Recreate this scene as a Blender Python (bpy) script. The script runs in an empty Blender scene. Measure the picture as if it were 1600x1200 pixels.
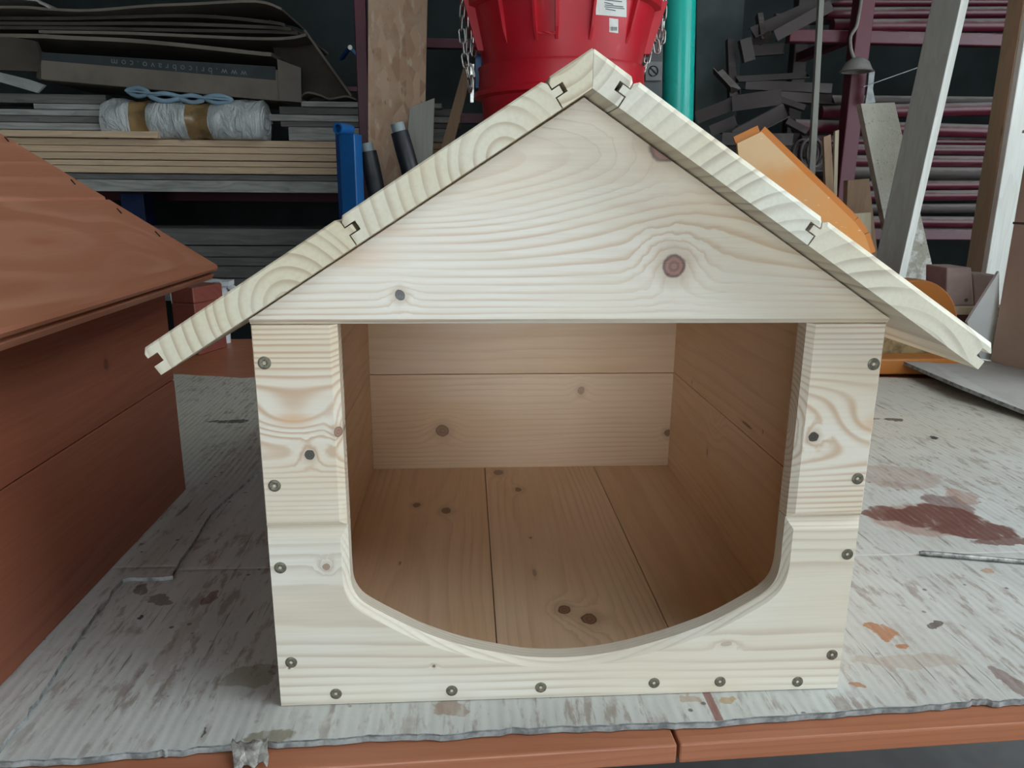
import bpy, bmesh, math, random
from mathutils import Vector, Matrix
random.seed(7)
S = bpy.context.scene
COL = S.collection

# ------------------------------------------------------------------ camera
CAM = Vector((-.07683, -.51304, .39003)); FPX = 1169.45
PITCH, YAW, ROLL = .25052, .06134, .00837
_f = Vector((math.sin(YAW)*math.cos(PITCH), math.cos(YAW)*math.cos(PITCH), -math.sin(PITCH)))
_r0 = Vector((math.cos(YAW), -math.sin(YAW), 0)); _u0 = _r0.cross(_f)
_r = _r0*math.cos(ROLL)+_u0*math.sin(ROLL); _u = -_r0*math.sin(ROLL)+_u0*math.cos(ROLL)
cd = bpy.data.cameras.new('camera'); cam = bpy.data.objects.new('camera', cd); COL.objects.link(cam)
cd.sensor_fit = 'HORIZONTAL'; cd.sensor_width = 36; cd.lens = FPX*36/1600; cd.clip_start = .01
cam.matrix_world = Matrix(((_r.x, _u.x, -_f.x, CAM.x), (_r.y, _u.y, -_f.y, CAM.y), (_r.z, _u.z, -_f.z, CAM.z), (0, 0, 0, 1)))
S.camera = cam

# ------------------------------------------------------------------ light: overcast daylight through the open workshop doors
wd = bpy.data.worlds.new('sky'); S.world = wd; wd.use_nodes = True
bg = wd.node_tree.nodes['Background']; bg.inputs[0].default_value = (.82, .935, 1, 1); bg.inputs[1].default_value = 4.6
S.view_settings.view_transform = 'Standard'; S.view_settings.look = 'None'
S.view_settings.exposure = 0; S.view_settings.gamma = 1; S.view_settings.use_curve_mapping = False

# ------------------------------------------------------------------ pixel -> place helpers
def ray(x, y): return _f + _r*((x-800)/FPX) - _u*((y-600)/FPX)
def atY(x, y, Y): d = ray(x, y); return CAM + d*((Y-CAM.y)/d.y)
def atZ(x, y, Z): d = ray(x, y); return CAM + d*((Z-CAM.z)/d.z)
def atX(x, y, X): d = ray(x, y); return CAM + d*((X-CAM.x)/d.x)
def atPlane(x, y, p0, n): d = ray(x, y); return CAM + d*((p0-CAM).dot(n)/d.dot(n))

# ------------------------------------------------------------------ node helpers
class NT:
    def __init__(self, name):
        self.m = bpy.data.materials.new(name); self.m.use_nodes = True
        self.t = self.m.node_tree; self.t.nodes.clear()
        self.out = self.t.nodes.new('ShaderNodeOutputMaterial')
        self.b = self.t.nodes.new('ShaderNodeBsdfPrincipled')
        self.t.links.new(self.b.outputs[0], self.out.inputs[0])
        self._oc = None
    def n(self, k): return self.t.nodes.new(k)
    def put(self, sock, v):
        if isinstance(v, bpy.types.NodeSocket): self.t.links.new(v, sock)
        elif isinstance(v, (tuple, list)) and len(v) == 3 and sock.type == 'RGBA': sock.default_value = (*v, 1)
        else: sock.default_value = v
    def ma(self, op, a, b=0.0, c=0.0):
        k = self.n('ShaderNodeMath'); k.operation = op
        self.put(k.inputs[0], a); self.put(k.inputs[1], b); self.put(k.inputs[2], c); return k.outputs[0]
    def vm(self, op, a, b=(0, 0, 0)):
        k = self.n('ShaderNodeVectorMath'); k.operation = op
        self.put(k.inputs[0], a); self.put(k.inputs[1], b); return k.outputs[0]
    def oc(self):
        if not self._oc: self._oc = self.n('ShaderNodeTexCoord').outputs['Object']
        return self._oc
    def rnd(self): return self.n('ShaderNodeObjectInfo').outputs['Random']
    def sep(self, v): k = self.n('ShaderNodeSeparateXYZ'); self.put(k.inputs[0], v); return k.outputs
    def comb(self, x, y, z):
        k = self.n('ShaderNodeCombineXYZ'); self.put(k.inputs[0], x); self.put(k.inputs[1], y); self.put(k.inputs[2], z); return k.outputs[0]
    def noise(self, v, scale=5, det=3, rough=.5, dis=0):
        k = self.n('ShaderNodeTexNoise'); self.put(k.inputs['Vector'], v); k.inputs['Scale'].default_value = scale
        k.inputs['Detail'].default_value = det; k.inputs['Roughness'].default_value = rough; k.inputs['Distortion'].default_value = dis
        return k.outputs[0]
    def vor(self, v, scale=5, feat='F1', out='Distance'):
        k = self.n('ShaderNodeTexVoronoi'); k.feature = feat; self.put(k.inputs['Vector'], v); k.inputs['Scale'].default_value = scale
        return k.outputs[out]
    def ss(self, x, a, b, lo=0.0, hi=1.0):
        k = self.n('ShaderNodeMapRange'); k.interpolation_type = 'SMOOTHSTEP'
        self.put(k.inputs[0], x); self.put(k.inputs[1], a); self.put(k.inputs[2], b); self.put(k.inputs[3], lo); self.put(k.inputs[4], hi); return k.outputs[0]
    def mix(self, f, a, b, mode='MIX'):
        k = self.n('ShaderNodeMix'); k.data_type = 'RGBA'; k.blend_type = mode
        self.put(k.inputs[0], f); self.put(k.inputs[6], a); self.put(k.inputs[7], b); return k.outputs[2]
    def bump(self, h, st=.3, d=.001):
        k = self.n('ShaderNodeBump'); k.inputs['Strength'].default_value = st; k.inputs['Distance'].default_value = d
        self.put(k.inputs['Height'], h); self.put(self.b.inputs['Normal'], k.outputs[0])
    def done(self, col, rough=.6, metal=0, spec=.5):
        self.put(self.b.inputs['Base Color'], col); self.put(self.b.inputs['Roughness'], rough)
        self.put(self.b.inputs['Metallic'], metal); self.put(self.b.inputs['Specular IOR Level'], spec); return self.m

AX = {'x': (0, 2, 1), 'y': (1, 0, 2), 'z': (2, 0, 1)}   # along grain, face-across, thickness
def pine(name, axis='x', pith=(0, 0), sp=.006, knots=(), base=(.81, .585, .40), late=(.55, .33, .19), stren=.6, wob=.012,
         rough=.42, seed=0., across=None, knotcol=(.16, .075, .04), spec=.5, lines=.75, amin=.25):
    """pine sawn from a log whose pith runs along `axis`; knots = (along, across, radius, elongation, core 0..1, swirl)"""
    t = NT(name); a, u, v = AX[axis]
    if across: u, v = across
    c = t.sep(t.oc()); A, U, V = c[a], c[u], c[v]
    nv = t.comb(t.ma('MULTIPLY_ADD', A, 1.6, seed), t.ma('MULTIPLY', U, 5), t.ma('MULTIPLY', V, 5))
    w1 = t.ma('SUBTRACT', t.noise(nv, 1.3, 2), .5)
    w2 = t.ma('SUBTRACT', t.noise(nv, 9, 2), .5)
    du = t.ma('SUBTRACT', U, pith[0]); dv = t.ma('SUBTRACT', V, pith[1])
    R = t.ma('SQRT', t.ma('ADD', t.ma('MULTIPLY', du, du), t.ma('MULTIPLY', dv, dv)))
    R = t.ma('MULTIPLY_ADD', w1, wob*2, R); R = t.ma('MULTIPLY_ADD', w2, wob*.12, R)
    kk = []
    for (ka, ku, kr, el, core, sw, *kcol) in knots:
        da = t.ma('DIVIDE', t.ma('SUBTRACT', A, ka), el); db = t.ma('SUBTRACT', U, ku)
        d = t.ma('SQRT', t.ma('ADD', t.ma('MULTIPLY', da, da), t.ma('MULTIPLY', db, db)))
        d = t.ma('DIVIDE', d, kr)
        if core > 0: d = t.ma('MULTIPLY', d, t.ma('MULTIPLY_ADD', t.ma('SUBTRACT', t.noise(t.vm('ADD', t.oc(), (ka, ku, 0)), .55/kr, 3), .5), .75, 1.))
        g = t.ma('EXPONENT', t.ma('MULTIPLY', t.ma('MULTIPLY', d, d), -.16))
        R = t.ma('MULTIPLY_ADD', g, kr*sw, R)
        kk.append((d, core, kcol[0] if kcol else knotcol))
    T = t.ma('ADD', t.ma('DIVIDE', R, sp), t.ma('MULTIPLY', t.noise(t.comb(R, seed, 0), 60, 1), 1.6))
    s = t.ma('FRACT', T)
    prof = t.ma('MULTIPLY', t.ma('POWER', t.ss(s, 0, lines+.12), 4.0), t.ss(s, lines+.14, 1, 1, 0))
    amp = t.ss(t.noise(nv, 3.1, 2), .32, .70, amin, 1)
    fib = t.noise(t.comb(t.ma('MULTIPLY', A, 14), t.ma('MULTIPLY', U, 420), t.ma('MULTIPLY', V, 420)), 1, 2)
    blot = t.noise(nv, 2.2, 2)
    col = t.mix(t.ss(blot, .3, .75), base, tuple(x*y for x, y in zip(base, (.93, .86, .75))))
    col = t.mix(t.ma('MULTIPLY', t.ma('MULTIPLY', prof, amp), stren), col, late)
    col = t.mix(t.ma('MULTIPLY', t.ss(fib, .35, .75), .13), col, late)
    for d, core, kcl in kk:
        if core <= 0:
            col = t.mix(t.ma('MULTIPLY', t.ss(d, 0, 1.1, 1, 0), -core), col, tuple(x*y for x, y in zip(base, (.85, .55, .33)))); continue
        halo = t.ss(d, .9, 2.6, .42*core, 0)
        col = t.mix(halo, col, tuple(x*.75 for x in late))
        rim = t.ss(d, .85, 1.08, core, 0)
        rg = t.ss(t.ma('SINE', t.ma('MULTIPLY', d, 13)), -1, 1, .0, .38)
        kc = t.mix(rg, kcl, tuple(min(1, x*2.6) for x in kcl))
        kc = t.mix(t.ss(d, .72, .95), kc, tuple(x*.45 for x in kcl))
        col = t.mix(rim, col, kc)
    t.bump(t.ma('ADD', prof, t.ma('MULTIPLY', fib, .5)), .12, .0006)
    return t.done(col, t.ss(fib, .2, .8, rough-.05, rough+.08), 0, spec)

def plankmat(name, base, late, axis='x', sp=.012, stren=.5, rough=.75, dirt=0., dirtcol=(.12, .12, .11), knotty=.5):
    """cheaper board material, shifted per object"""
    t = NT(name); a, u, v = AX[axis]; rn = t.rnd()
    c = t.sep(t.oc()); A, U, V = c[a], c[u], c[v]
    A2 = t.ma('MULTIPLY_ADD', rn, 37, A); U2 = t.ma('MULTIPLY_ADD', rn, 11, U)
    nv = t.comb(t.ma('MULTIPLY', A2, 1.5), t.ma('MULTIPLY', U2, 8), t.ma('MULTIPLY', V, 8))
    n1 = t.noise(nv, 1.6, 3); n2 = t.noise(t.comb(t.ma('MULTIPLY', A2, 6), t.ma('MULTIPLY', U2, 160), t.ma('MULTIPLY', V, 160)), 1, 2)
    T = t.ma('FRACT', t.ma('ADD', t.ma('DIVIDE', t.ma('ADD', U, V), sp), t.ma('MULTIPLY', n1, 7)))
    col = t.mix(t.ma('MULTIPLY', t.ss(T, .3, 1), stren), base, late)
    col = t.mix(t.ma('MULTIPLY', t.ss(n2, .4, .8), .35), col, late)
    kn = t.vor(t.comb(t.ma('MULTIPLY', A2, 4), t.ma('MULTIPLY', U2, 10), t.ma('MULTIPLY', V, 10)), 1.1)
    col = t.mix(t.ss(kn, .06, .11, knotty, 0), col, tuple(x*.35 for x in late))
    col = t.mix(t.ma('MULTIPLY', t.ma('SUBTRACT', rn, .5), .5), col, tuple(x*.6 for x in base))
    if dirt: col = t.mix(t.ma('MULTIPLY', t.ss(t.noise(nv, 5, 4), .42, .65), dirt), col, dirtcol)
    t.bump(n2, .2, .001)
    return t.done(col, rough)

def simple(name, col, rough=.5, metal=0, var=.15, scale=8, col2=None, bump=0, spec=.5, det=4):
    t = NT(name); nz = t.noise(t.vm('ADD', t.oc(), t.comb(t.ma('MULTIPLY', t.rnd(), 20), 0, 0)), scale, det, .6)
    c2 = col2 or tuple(x*(1-var*2) for x in col)
    cc = t.mix(t.ss(nz, .35, .7), col, c2)
    if bump: t.bump(nz, bump, .004)
    return t.done(cc, t.ss(nz, .3, .7, max(.05, rough-.08), min(1, rough+.08)), metal, spec)

def dusty(name, col, dust=(.30, .27, .24), rough=.45, amount=.9, metal=0):
    """painted steel with dust settled on the upward faces"""
    t = NT(name); g = t.n('ShaderNodeNewGeometry'); nz = t.sep(g.outputs['Normal'])[2]
    no = t.noise(t.vm('MULTIPLY', t.oc(), (1, 3, 3)), 9, 4, .6)
    d = t.ma('MULTIPLY', t.ss(t.ma('MULTIPLY_ADD', t.ma('SUBTRACT', no, .5), .9, nz), .12, .75), amount)
    d = t.ma('MAXIMUM', d, t.ma('MULTIPLY', t.ss(no, .5, .8), (.16*amount)))
    c = t.mix(t.ma('MULTIPLY', t.rnd(), .5), col, tuple(x*.45 for x in col))
    return t.done(t.mix(d, c, dust), t.ss(d, 0, .6, rough, .95), metal)

# ------------------------------------------------------------------ mesh helpers
class MB:
    def __init__(self): self.v = []; self.f = []; self.mi = []
    def add(self, vs, fs):
        o = len(self.v); self.v += [tuple(p) for p in vs]; self.f += [tuple(i+o for i in f) for f in fs]; return self
    def box(self, a, b, M=None):
        (x0, y0, z0), (x1, y1, z1) = a, b
        vs = [(x0, y0, z0), (x1, y0, z0), (x1, y1, z0), (x0, y1, z0), (x0, y0, z1), (x1, y0, z1), (x1, y1, z1), (x0, y1, z1)]
        if M: vs = [M @ Vector(p) for p in vs]
        return self.add(vs, [(0, 3, 2, 1), (4, 5, 6, 7), (0, 1, 5, 4), (1, 2, 6, 5), (2, 3, 7, 6), (3, 0, 4, 7)])
    def prism(self, poly, ext):
        n = len(poly); ext = Vector(ext); p2 = [Vector(p)+ext for p in poly]
        return self.add(list(poly)+p2, [tuple(range(n)), tuple(range(2*n-1, n-1, -1))]+[(i, i+n, (i+1) % n+n, (i+1) % n) for i in range(n)])
    def loft(self, rings, caps=True, closed=True):
        n = len(rings[0]); vs = [p for r in rings for p in r]; fs = []
        for k in range(len(rings)-1):
            for i in range(n if closed else n-1): fs.append((k*n+i, k*n+(i+1) % n, (k+1)*n+(i+1) % n, (k+1)*n+i))
        if caps: fs += [tuple(range(n)), tuple(range(len(vs)-1, len(vs)-n-1, -1))]
        return self.add(vs, fs)
    def tube(self, path, r, n=10, closed=False, prof=None):
        path = [Vector(p) for p in path]; m = len(path); rings = []; up = None
        for i, p in enumerate(path):
            if closed: d = path[(i+1) % m]-path[i-1]
            else: d = path[min(i+1, m-1)]-path[max(i-1, 0)]
            d.normalize()
            if up is None: up = Vector((0, 0, 1)) if abs(d.z) < .9 else Vector((0, 1, 0))
            s = d.cross(up).normalized(); up = s.cross(d).normalized()
            rr = r[i] if isinstance(r, (list, tuple)) else r
            rings.append([p+(s*math.cos(2*math.pi*k/n)+up*math.sin(2*math.pi*k/n))*rr for k in range(n)])
        if closed: rings.append(rings[0]); return self.loft(rings, False)
        return self.loft(rings)
    def lathe(self, prof, n=32, c=(0, 0, 0), caps=False):
        cx, cy, cz = c
        return self.loft([[(cx+r*math.cos(2*math.pi*k/n), cy+r*math.sin(2*math.pi*k/n), cz+z) for k in range(n)] for r, z in prof], caps)
    def bar(self, p, q, w, h, up=(0, 0, 1)):
        p = Vector(p); q = Vector(q); d = (q-p).normalized(); s = d.cross(Vector(up)).normalized(); u = s.cross(d)
        rings = [[c+s*(a*w/2)+u*(b*h/2) for a, b in ((-1, -1), (1, -1), (1, 1), (-1, 1))] for c in (p, q)]
        return self.loft(rings)
    def build(self, name, mat, parent=None, smooth=None, bevel=0, recentre=None, seg=2):
        if recentre is None: recentre = parent is None
        off = Vector((0, 0, 0))
        if recentre:
            xs = [p[0] for p in self.v]; ys = [p[1] for p in self.v]; zs = [p[2] for p in self.v]
            off = Vector(((min(xs)+max(xs))/2, (min(ys)+max(ys))/2, min(zs)))
        me = bpy.data.meshes.new(name); me.from_pydata([tuple(Vector(p)-off) for p in self.v], [], self.f)
        bm = bmesh.new(); bm.from_mesh(me); bmesh.ops.remove_doubles(bm, verts=bm.verts, dist=1e-6)
        bmesh.ops.recalc_face_normals(bm, faces=bm.faces); bm.to_mesh(me); bm.free()
        if smooth:
            me.polygons.foreach_set('use_smooth', [True]*len(me.polygons)); me.set_sharp_from_angle(angle=math.radians(smooth))
        me.materials.append(mat); o = bpy.data.objects.new(name, me); COL.objects.link(o); o.location = off
        if parent: o.parent = parent
        if bevel:
            b = o.modifiers.new('bevel', 'BEVEL'); b.width = bevel; b.segments = seg; b.limit_method = 'ANGLE'; b.angle_limit = math.radians(40)
        return o

def tag(o, label, cat, group=None):
    o['label'] = label; o['category'] = cat
    if group: o['group'] = group
    return o
def struct(o): o['kind'] = 'structure'; return o
def thing(name, loc, label, cat, group=None):
    o = bpy.data.objects.new(name, None); COL.objects.link(o); o.location = loc; o.empty_display_size = .05
    return tag(o, label, cat, group)
def loc(b, o):
    """shift a builder's world-space points into the local space of thing o"""
    b.v = [tuple(Vector(p)-o.location) for p in b.v]; return b
def inset(poly, ds):
    n = len(poly); L = []
    for i in range(n):
        p = Vector(poly[i]); q = Vector(poly[(i+1) % n]); d = (q-p).normalized(); nn = Vector((-d.y, d.x)); L.append((p+nn*ds[i], d))
    out = []
    for i in range(n):
        (p, d), (q, e) = L[i-1], L[i]; den = d.x*e.y-d.y*e.x
        if abs(den) < 1e-5: out.append(Vector(q)); continue
        w = q-p; out.append(p+d*((w.x*e.y-w.y*e.x)/den))
    return out
def chamfer_panel(poly, ds, c, y0, T):
    """upright board: xz outline, front face at y0 with the edges eased by ds"""
    f = inset(poly, ds); b = MB()
    return b.loft([[(p[0], y0, p[1]) for p in f], [(p[0], y0+c, p[1]) for p in poly], [(p[0], y0+T, p[1]) for p in poly]])
def catmull(P, k=4):
    out = []
    for i in range(len(P)-1):
        a = Vector(P[max(i-1, 0)]); b = Vector(P[i]); c = Vector(P[i+1]); d = Vector(P[min(i+2, len(P)-1)])
        for j in range(k):
            t = j/k; out.append(tuple(.5*((2*b)+(c-a)*t+(2*a-5*b+4*c-d)*t*t+(3*b-a-3*c+d)*t**3)))
    out.append(tuple(P[-1])); return out
def board_profile(L, T, ch=.002, tongue=True, groove=True):
    p = [(0, 0), (L, 0)]
    if groove: p += [(L, T*.34), (L-.0075, T*.34), (L-.0075, T*.66), (L, T*.66)]
    p += [(L, T-ch), (L-ch, T), (ch, T), (0, T-ch)]
    if tongue: p += [(0, T*.62), (-.0055, T*.62), (-.0055, T*.38), (0, T*.38)]
    return p

# ------------------------------------------------------------------ materials
cardboard = simple('brown_cardboard', (.20, .165, .13), .85, 0, .12, 5, bump=.05)
carton_m = simple('kraft_carton', (.62, .47, .365), .85, 0, .08, 4, bump=.04)
cardboard_dark = simple('old_cardboard', (.085, .066, .05), .9, 0, .2, 4, bump=.08)
maroon = dusty('maroon_steel', (.115, .010, .024), (.30, .27, .25), .35, .85)
maroon_clean = dusty('maroon_post', (.135, .02, .036), (.18, .10, .11), .45, .22)
rusty = dusty('dusty_steel', (.07, .05, .046), (.27, .24, .215), .6, .95)
steel = simple('bright_steel', (.62, .60, .56), .32, .95, .2, 30)
brass = simple('screw_steel', (.20, .175, .125), .48, .45, .25, 300)
blue = simple('blue_paint', (.012, .12, .36), .38, 0, .1, 6)
blue_dark = simple('dark_blue_paint', (.01, .06, .22), .45, 0, .2, 6)
rubber = simple('black_foam', (.016, .018, .022), .5, 0, .2, 20)
orange = simple('orange_paint', (.50, .165, .025), .45, 0, .10, 7, (.44, .17, .045))
white_pl = simple('white_plastic', (.72, .76, .78), .4, 0, .05)
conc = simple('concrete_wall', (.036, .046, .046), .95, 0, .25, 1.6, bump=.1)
conc_floor = simple('concrete_floor', (.16, .155, .15), .9, 0, .2, 2.5, bump=.1)
ceil_m = simple('dark_ceiling', (.12, .12, .12), .95, 0, .2, 2)
teal = simple('teal_plastic', (.012, .52, .42), .25, 0, .06, 3)
tan = plankmat('tan_board', (.76, .56, .37), (.52, .35, .20), sp=.02, stren=.35)
greyb = plankmat('weathered_board', (.45, .445, .41), (.24, .235, .21), sp=.02, stren=.5, dirt=.4)
darkb = plankmat('dark_board', (.20, .19, .175), (.11, .10, .09), sp=.02, stren=.5, dirt=.5)
pinez = plankmat('upright_pine', (.56, .47, .33), (.40, .29, .17), axis='z', sp=.03, stren=.35)
greyz = plankmat('upright_grey', (.29, .285, .245), (.20, .19, .16), axis='z', sp=.05, stren=.3)
brownz = plankmat('upright_brown', (.40, .255, .155), (.28, .165, .09), axis='z', sp=.05, stren=.3)
palez = plankmat('pale_upright', (.80, .80, .74), (.62, .58, .50), axis='z', sp=.04, stren=.3)
def mat_osb():
    t = NT('osb'); v = t.oc()
    w = t.vm('MULTIPLY', v, (1, 1, .45)); k = t.n('ShaderNodeTexVoronoi'); t.put(k.inputs['Vector'], w); k.inputs['Scale'].default_value = 38
    k.inputs['Randomness'].default_value = 1
    r = t.sep(k.outputs['Color'])[0]
    n = t.noise(v, 9, 5, .7); n2 = t.noise(t.vm('MULTIPLY', v, (60, 60, 20)), 1, 2)
    c = t.mix(r, (.52, .34, .22), (.33, .18, .10)); c = t.mix(t.ss(n, .35, .7), c, (.46, .32, .22))
    c = t.mix(t.ss(n2, .60, .70, 0, .6), c, (.55, .45, .33)); c = t.mix(t.ss(n2, .30, .24, 0, .5), c, (.11, .06, .035))
    t.bump(t.ma('ADD', r, n), .4, .003); return t.done(c, .7)
osb = mat_osb()
def mat_plaster():
    t = NT('plaster_board'); v = t.oc(); n = t.noise(v, 16, 5, .7); n2 = t.noise(v, 70, 3, .6)
    c = t.mix(t.ma('MULTIPLY', t.ss(n, .42, .56), t.ss(t.ma('MULTIPLY_ADD', n2, .12, t.sep(v)[2]), 1.12, 1.30, 1, .08)), (.46, .43, .34), (.76, .74, .68)); c = t.mix(t.ss(n2, .62, .7, 0, .6), c, (.2, .17, .13))
    t.bump(t.ma('ADD', n, t.ma('MULTIPLY', n2, .5)), .6, .006); return t.done(c, .85)
plaster = mat_plaster()
def mat_red():
    t = NT('red_plastic'); v = t.oc(); n = t.noise(v, 5, 5, .65); n2 = t.noise(t.vm('MULTIPLY', v, (1, 1, .5)), 22, 3, .6)
    c = t.mix(t.ss(n, .45, .75), (.56, .012, .025), (.47, .03, .04)); c = t.mix(t.ss(n2, .62, .75, 0, .25), c, (.62, .20, .17))
    return t.done(c, t.ss(n, .3, .7, .34, .5))
redp = mat_red()
def mat_wrap():
    t = NT('plastic_wrap'); v = t.oc(); n = t.noise(t.vm('MULTIPLY', v, (2.2, 1, 1)), 9, 4, .6, 1.5); t.bump(n, .9, .02)
    c = t.mix(t.ss(n, .35, .65), (.66, .68, .67), (.50, .515, .50)); return t.done(c, .28)
wrap = mat_wrap()
tape = simple('brown_tape', (.38, .235, .10), .3, 0, .25, 14, bump=.3)

def mat_tablecard():
    """white coated corrugated card: flutes along y, scuffs, drips and brushed stain (blots at fixed places on the sheet)"""
    t = NT('painted_card'); c = t.sep(t.oc()); X, Y = c[0], c[1]; v = t.oc()
    n1 = t.noise(v, 5, 4, .6); n2 = t.noise(v, 26, 4, .65); nw = t.noise(v, 60, 2)
    st = t.noise(t.comb(t.ma('MULTIPLY', X, 95), t.ma('MULTIPLY', Y, 22), 0), 1, 4, .65)
    reg = t.ss(t.noise(v, 3.3, 2), .30, .55)
    col = t.mix(t.ss(n1, .3, .7), (.605, .605, .57), (.515, .51, .47))
    flute = t.ma('SINE', t.ma('MULTIPLY', t.ma('MULTIPLY_ADD', t.ma('SUBTRACT', n1, .5), .012, X), 2*math.pi/.0088))
    wide = t.noise(t.comb(t.ma('MULTIPLY', X, 46), t.ma('MULTIPLY', Y, 1.1), 0), 1, 2)
    col = t.mix(t.ss(wide, .48, .66, 0, .35), col, (.46, .455, .43))
    # beyond the crease the sheet is bare, browner card
    col = t.mix(t.ss(t.ma('MULTIPLY_ADD', n1, .25, Y), .42, .85, 0, .75), col, (.55, .50, .40))
    sm = t.ma('MULTIPLY', t.ss(st, .50, .62), t.ma('MULTIPLY', reg, t.ss(n2, .34, .56)))
    col = t.mix(t.ma('MULTIPLY', sm, .66), col, (.25, .18, .14))
    st2 = t.noise(t.comb(t.ma('MULTIPLY', X, 150), t.ma('MULTIPLY', Y, 9), 3), 1, 3, .6)
    col = t.mix(t.ma('MULTIPLY', t.ss(st2, .61, .68), t.ss(n1, .40, .6, .1, .75)), col, (.13, .105, .09))
    sp = t.vor(v, 60); spn = t.noise(v, 15, 2)
    col = t.mix(t.ma('MULTIPLY', t.ss(sp, .10, .16, 1, 0), t.ss(spn, .52, .62, 0, .8)), col, (.10, .07, .055))
    wx = t.ma('MULTIPLY', t.ma('SUBTRACT', t.noise(v, 22, 4, .6), .5), .05); wy = t.ma('MULTIPLY', t.ma('SUBTRACT', t.noise(t.vm('ADD', v, (7, 3, 0)), 22, 4, .6), .5), .05)
    Xw = t.ma('ADD', X, wx); Yw = t.ma('ADD', Y, wy)
    redb = (.15, .055, .04); ora = (.42, .19, .085); drk = (.09, .055, .045); olive = (.22, .19, .12)
    blots = [(1450, 812, 1, .075, .052, (.34, .17, .12), .6), (1455, 806, 1, .062, .036, redb, .95), (1518, 826, 1, .052, .030, redb, .95), (1392, 803, 1, .032, .026, redb, .85), (1580, 846, 1, .055, .014, redb, .85), (1482, 790, 1, .03, .04, redb, .7), (1500, 775, 1, .02, .03, (.36, .19, .13), .6),
             (1372, 985, 0, .011, .011, ora, .9), (1402, 1003, 0, .007, .005, ora, .9), (1337, 1068, 0, .008, .004, ora, .85), (1145, 1098, 0, .008, .006, (.45, .30, .15), .8), (1533, 890, 0, .008, .006, ora, .6), (1072, 1092, 0, .006, .004, (.4, .27, .16), .6),
             (1462, 975, 0, .010, .006, drk, .85), (225, 922, 0, .012, .012, drk, .7), (256, 937, 0, .011, .010, drk, .65), (325, 932, 0, .010, .014, redb, .7), (216, 965, 0, .003, .006, (.02, .02, .02), .9), (310, 1145, 0, .002, .008, (.02, .02, .02), .8),
             (275, 1010, 0, .012, .06, (.30, .2, .155), .35), (420, 1150, 0, .022, .012, olive, .75), (395, 1055, 0, .022, .018, olive, .55), (705, 1105, 0, .012, .010, (.33, .22, .15), .7),
             (1420, 1035, 0, .05, .012, (.42, .33, .26), .5), (1400, 745, 1, .07, .05, (.36, .24, .18), .5), (1395, 655, 1, .018, .012, drk, .9), (1355, 655, 1, .03, .008, drk, .8), (1456, 684, 1, .007, .007, (.02, .015, .01), .95),
             (355, 662, 1, .035, .012, (.03, .03, .03), .85), (1590, 1070, 0, .01, .03, redb, .6)]
    for (px, py, far, rx, ry, bc, al) in blots:
        p = atZ(px, py, 0)
        a = t.ma('DIVIDE', t.ma('SUBTRACT', Xw, p.x), rx); b = t.ma('DIVIDE', t.ma('SUBTRACT', Yw, p.y), ry)
        d = t.ma('SQRT', t.ma('ADD', t.ma('MULTIPLY', a, a), t.ma('MULTIPLY', b, b)))
        col = t.mix(t.ma('MULTIPLY', t.ss(d, .85, 1.0, al, 0), t.ss(st, .33, .45, .55, 1)), col, bc)
    # a brushed red stripe running out to the front edge
    p = atZ(1112, 1100, 0); d = t.ma('ABSOLUTE', t.ma('SUBTRACT', X, p.x))
    col = t.mix(t.ma('MULTIPLY', t.ss(d, .0028, .0038, .85, 0), t.ma('LESS_THAN', Y, .05)), col, (.24, .085, .07))
    cr = t.ma('ABSOLUTE', t.ma('SUBTRACT', Y, .226))
    col = t.mix(t.ss(cr, .0008, .002, .4, 0), col, (.80, .80, .77))
    t.bump(t.ma('ADD', t.ma('MULTIPLY', flute, .17), t.ma('ADD', t.ma('MULTIPLY', n2, 1.2), t.ma('MULTIPLY', t.ss(cr, 0, .006), 1.0))), .45, .0012)
    return t.done(col, .62)
tcard = mat_tablecard()
cardedge = simple('grey_card_edge', (.36, .37, .36), .9, 0, .3, 90)
redwood = pine('stained_plank', 'x', (-.02, -.05), .007, (), (.44, .165, .085), (.30, .085, .04), .5, seed=3.)
redwood_end = redwood

# ------------------------------------------------------------------ room shell (doors open to the yard behind and to the right of the camera)
FZ = -.80
X0, X1, Y0, Y1, ZC = -3.0, 3.4, -3.2, 3.45, 2.3
def slabw(name, a, b, m, **k): return struct(MB().box(a, b).build(name, m, **k))
slabw('floor', (X0-.2, Y0-.2, FZ-.1), (X1+.2, Y1+.2, FZ), conc_floor)
# ceiling with an added opening that lights the work table from above
b = MB().box((X0-.2, Y0-.2, ZC), (.7, Y1+.2, ZC+.1)).box((3.1, Y0-.2, ZC), (X1+.2, Y1+.2, ZC+.1)).box((.7, Y0-.2, ZC), (3.1, -1.9, ZC+.1)).box((.7, .2, ZC), (3.1, Y1+.2, ZC+.1))
struct(b.build('ceiling', ceil_m))
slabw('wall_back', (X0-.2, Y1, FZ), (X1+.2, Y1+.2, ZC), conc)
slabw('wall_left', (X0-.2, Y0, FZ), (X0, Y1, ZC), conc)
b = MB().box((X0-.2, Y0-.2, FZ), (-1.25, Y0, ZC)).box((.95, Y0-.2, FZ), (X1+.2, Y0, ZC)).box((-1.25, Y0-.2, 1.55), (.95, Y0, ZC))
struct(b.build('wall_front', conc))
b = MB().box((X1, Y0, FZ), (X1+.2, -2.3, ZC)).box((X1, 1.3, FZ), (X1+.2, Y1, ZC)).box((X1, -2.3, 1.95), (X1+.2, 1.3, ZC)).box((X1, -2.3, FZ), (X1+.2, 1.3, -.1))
struct(b.build('wall_right', conc))

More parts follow.
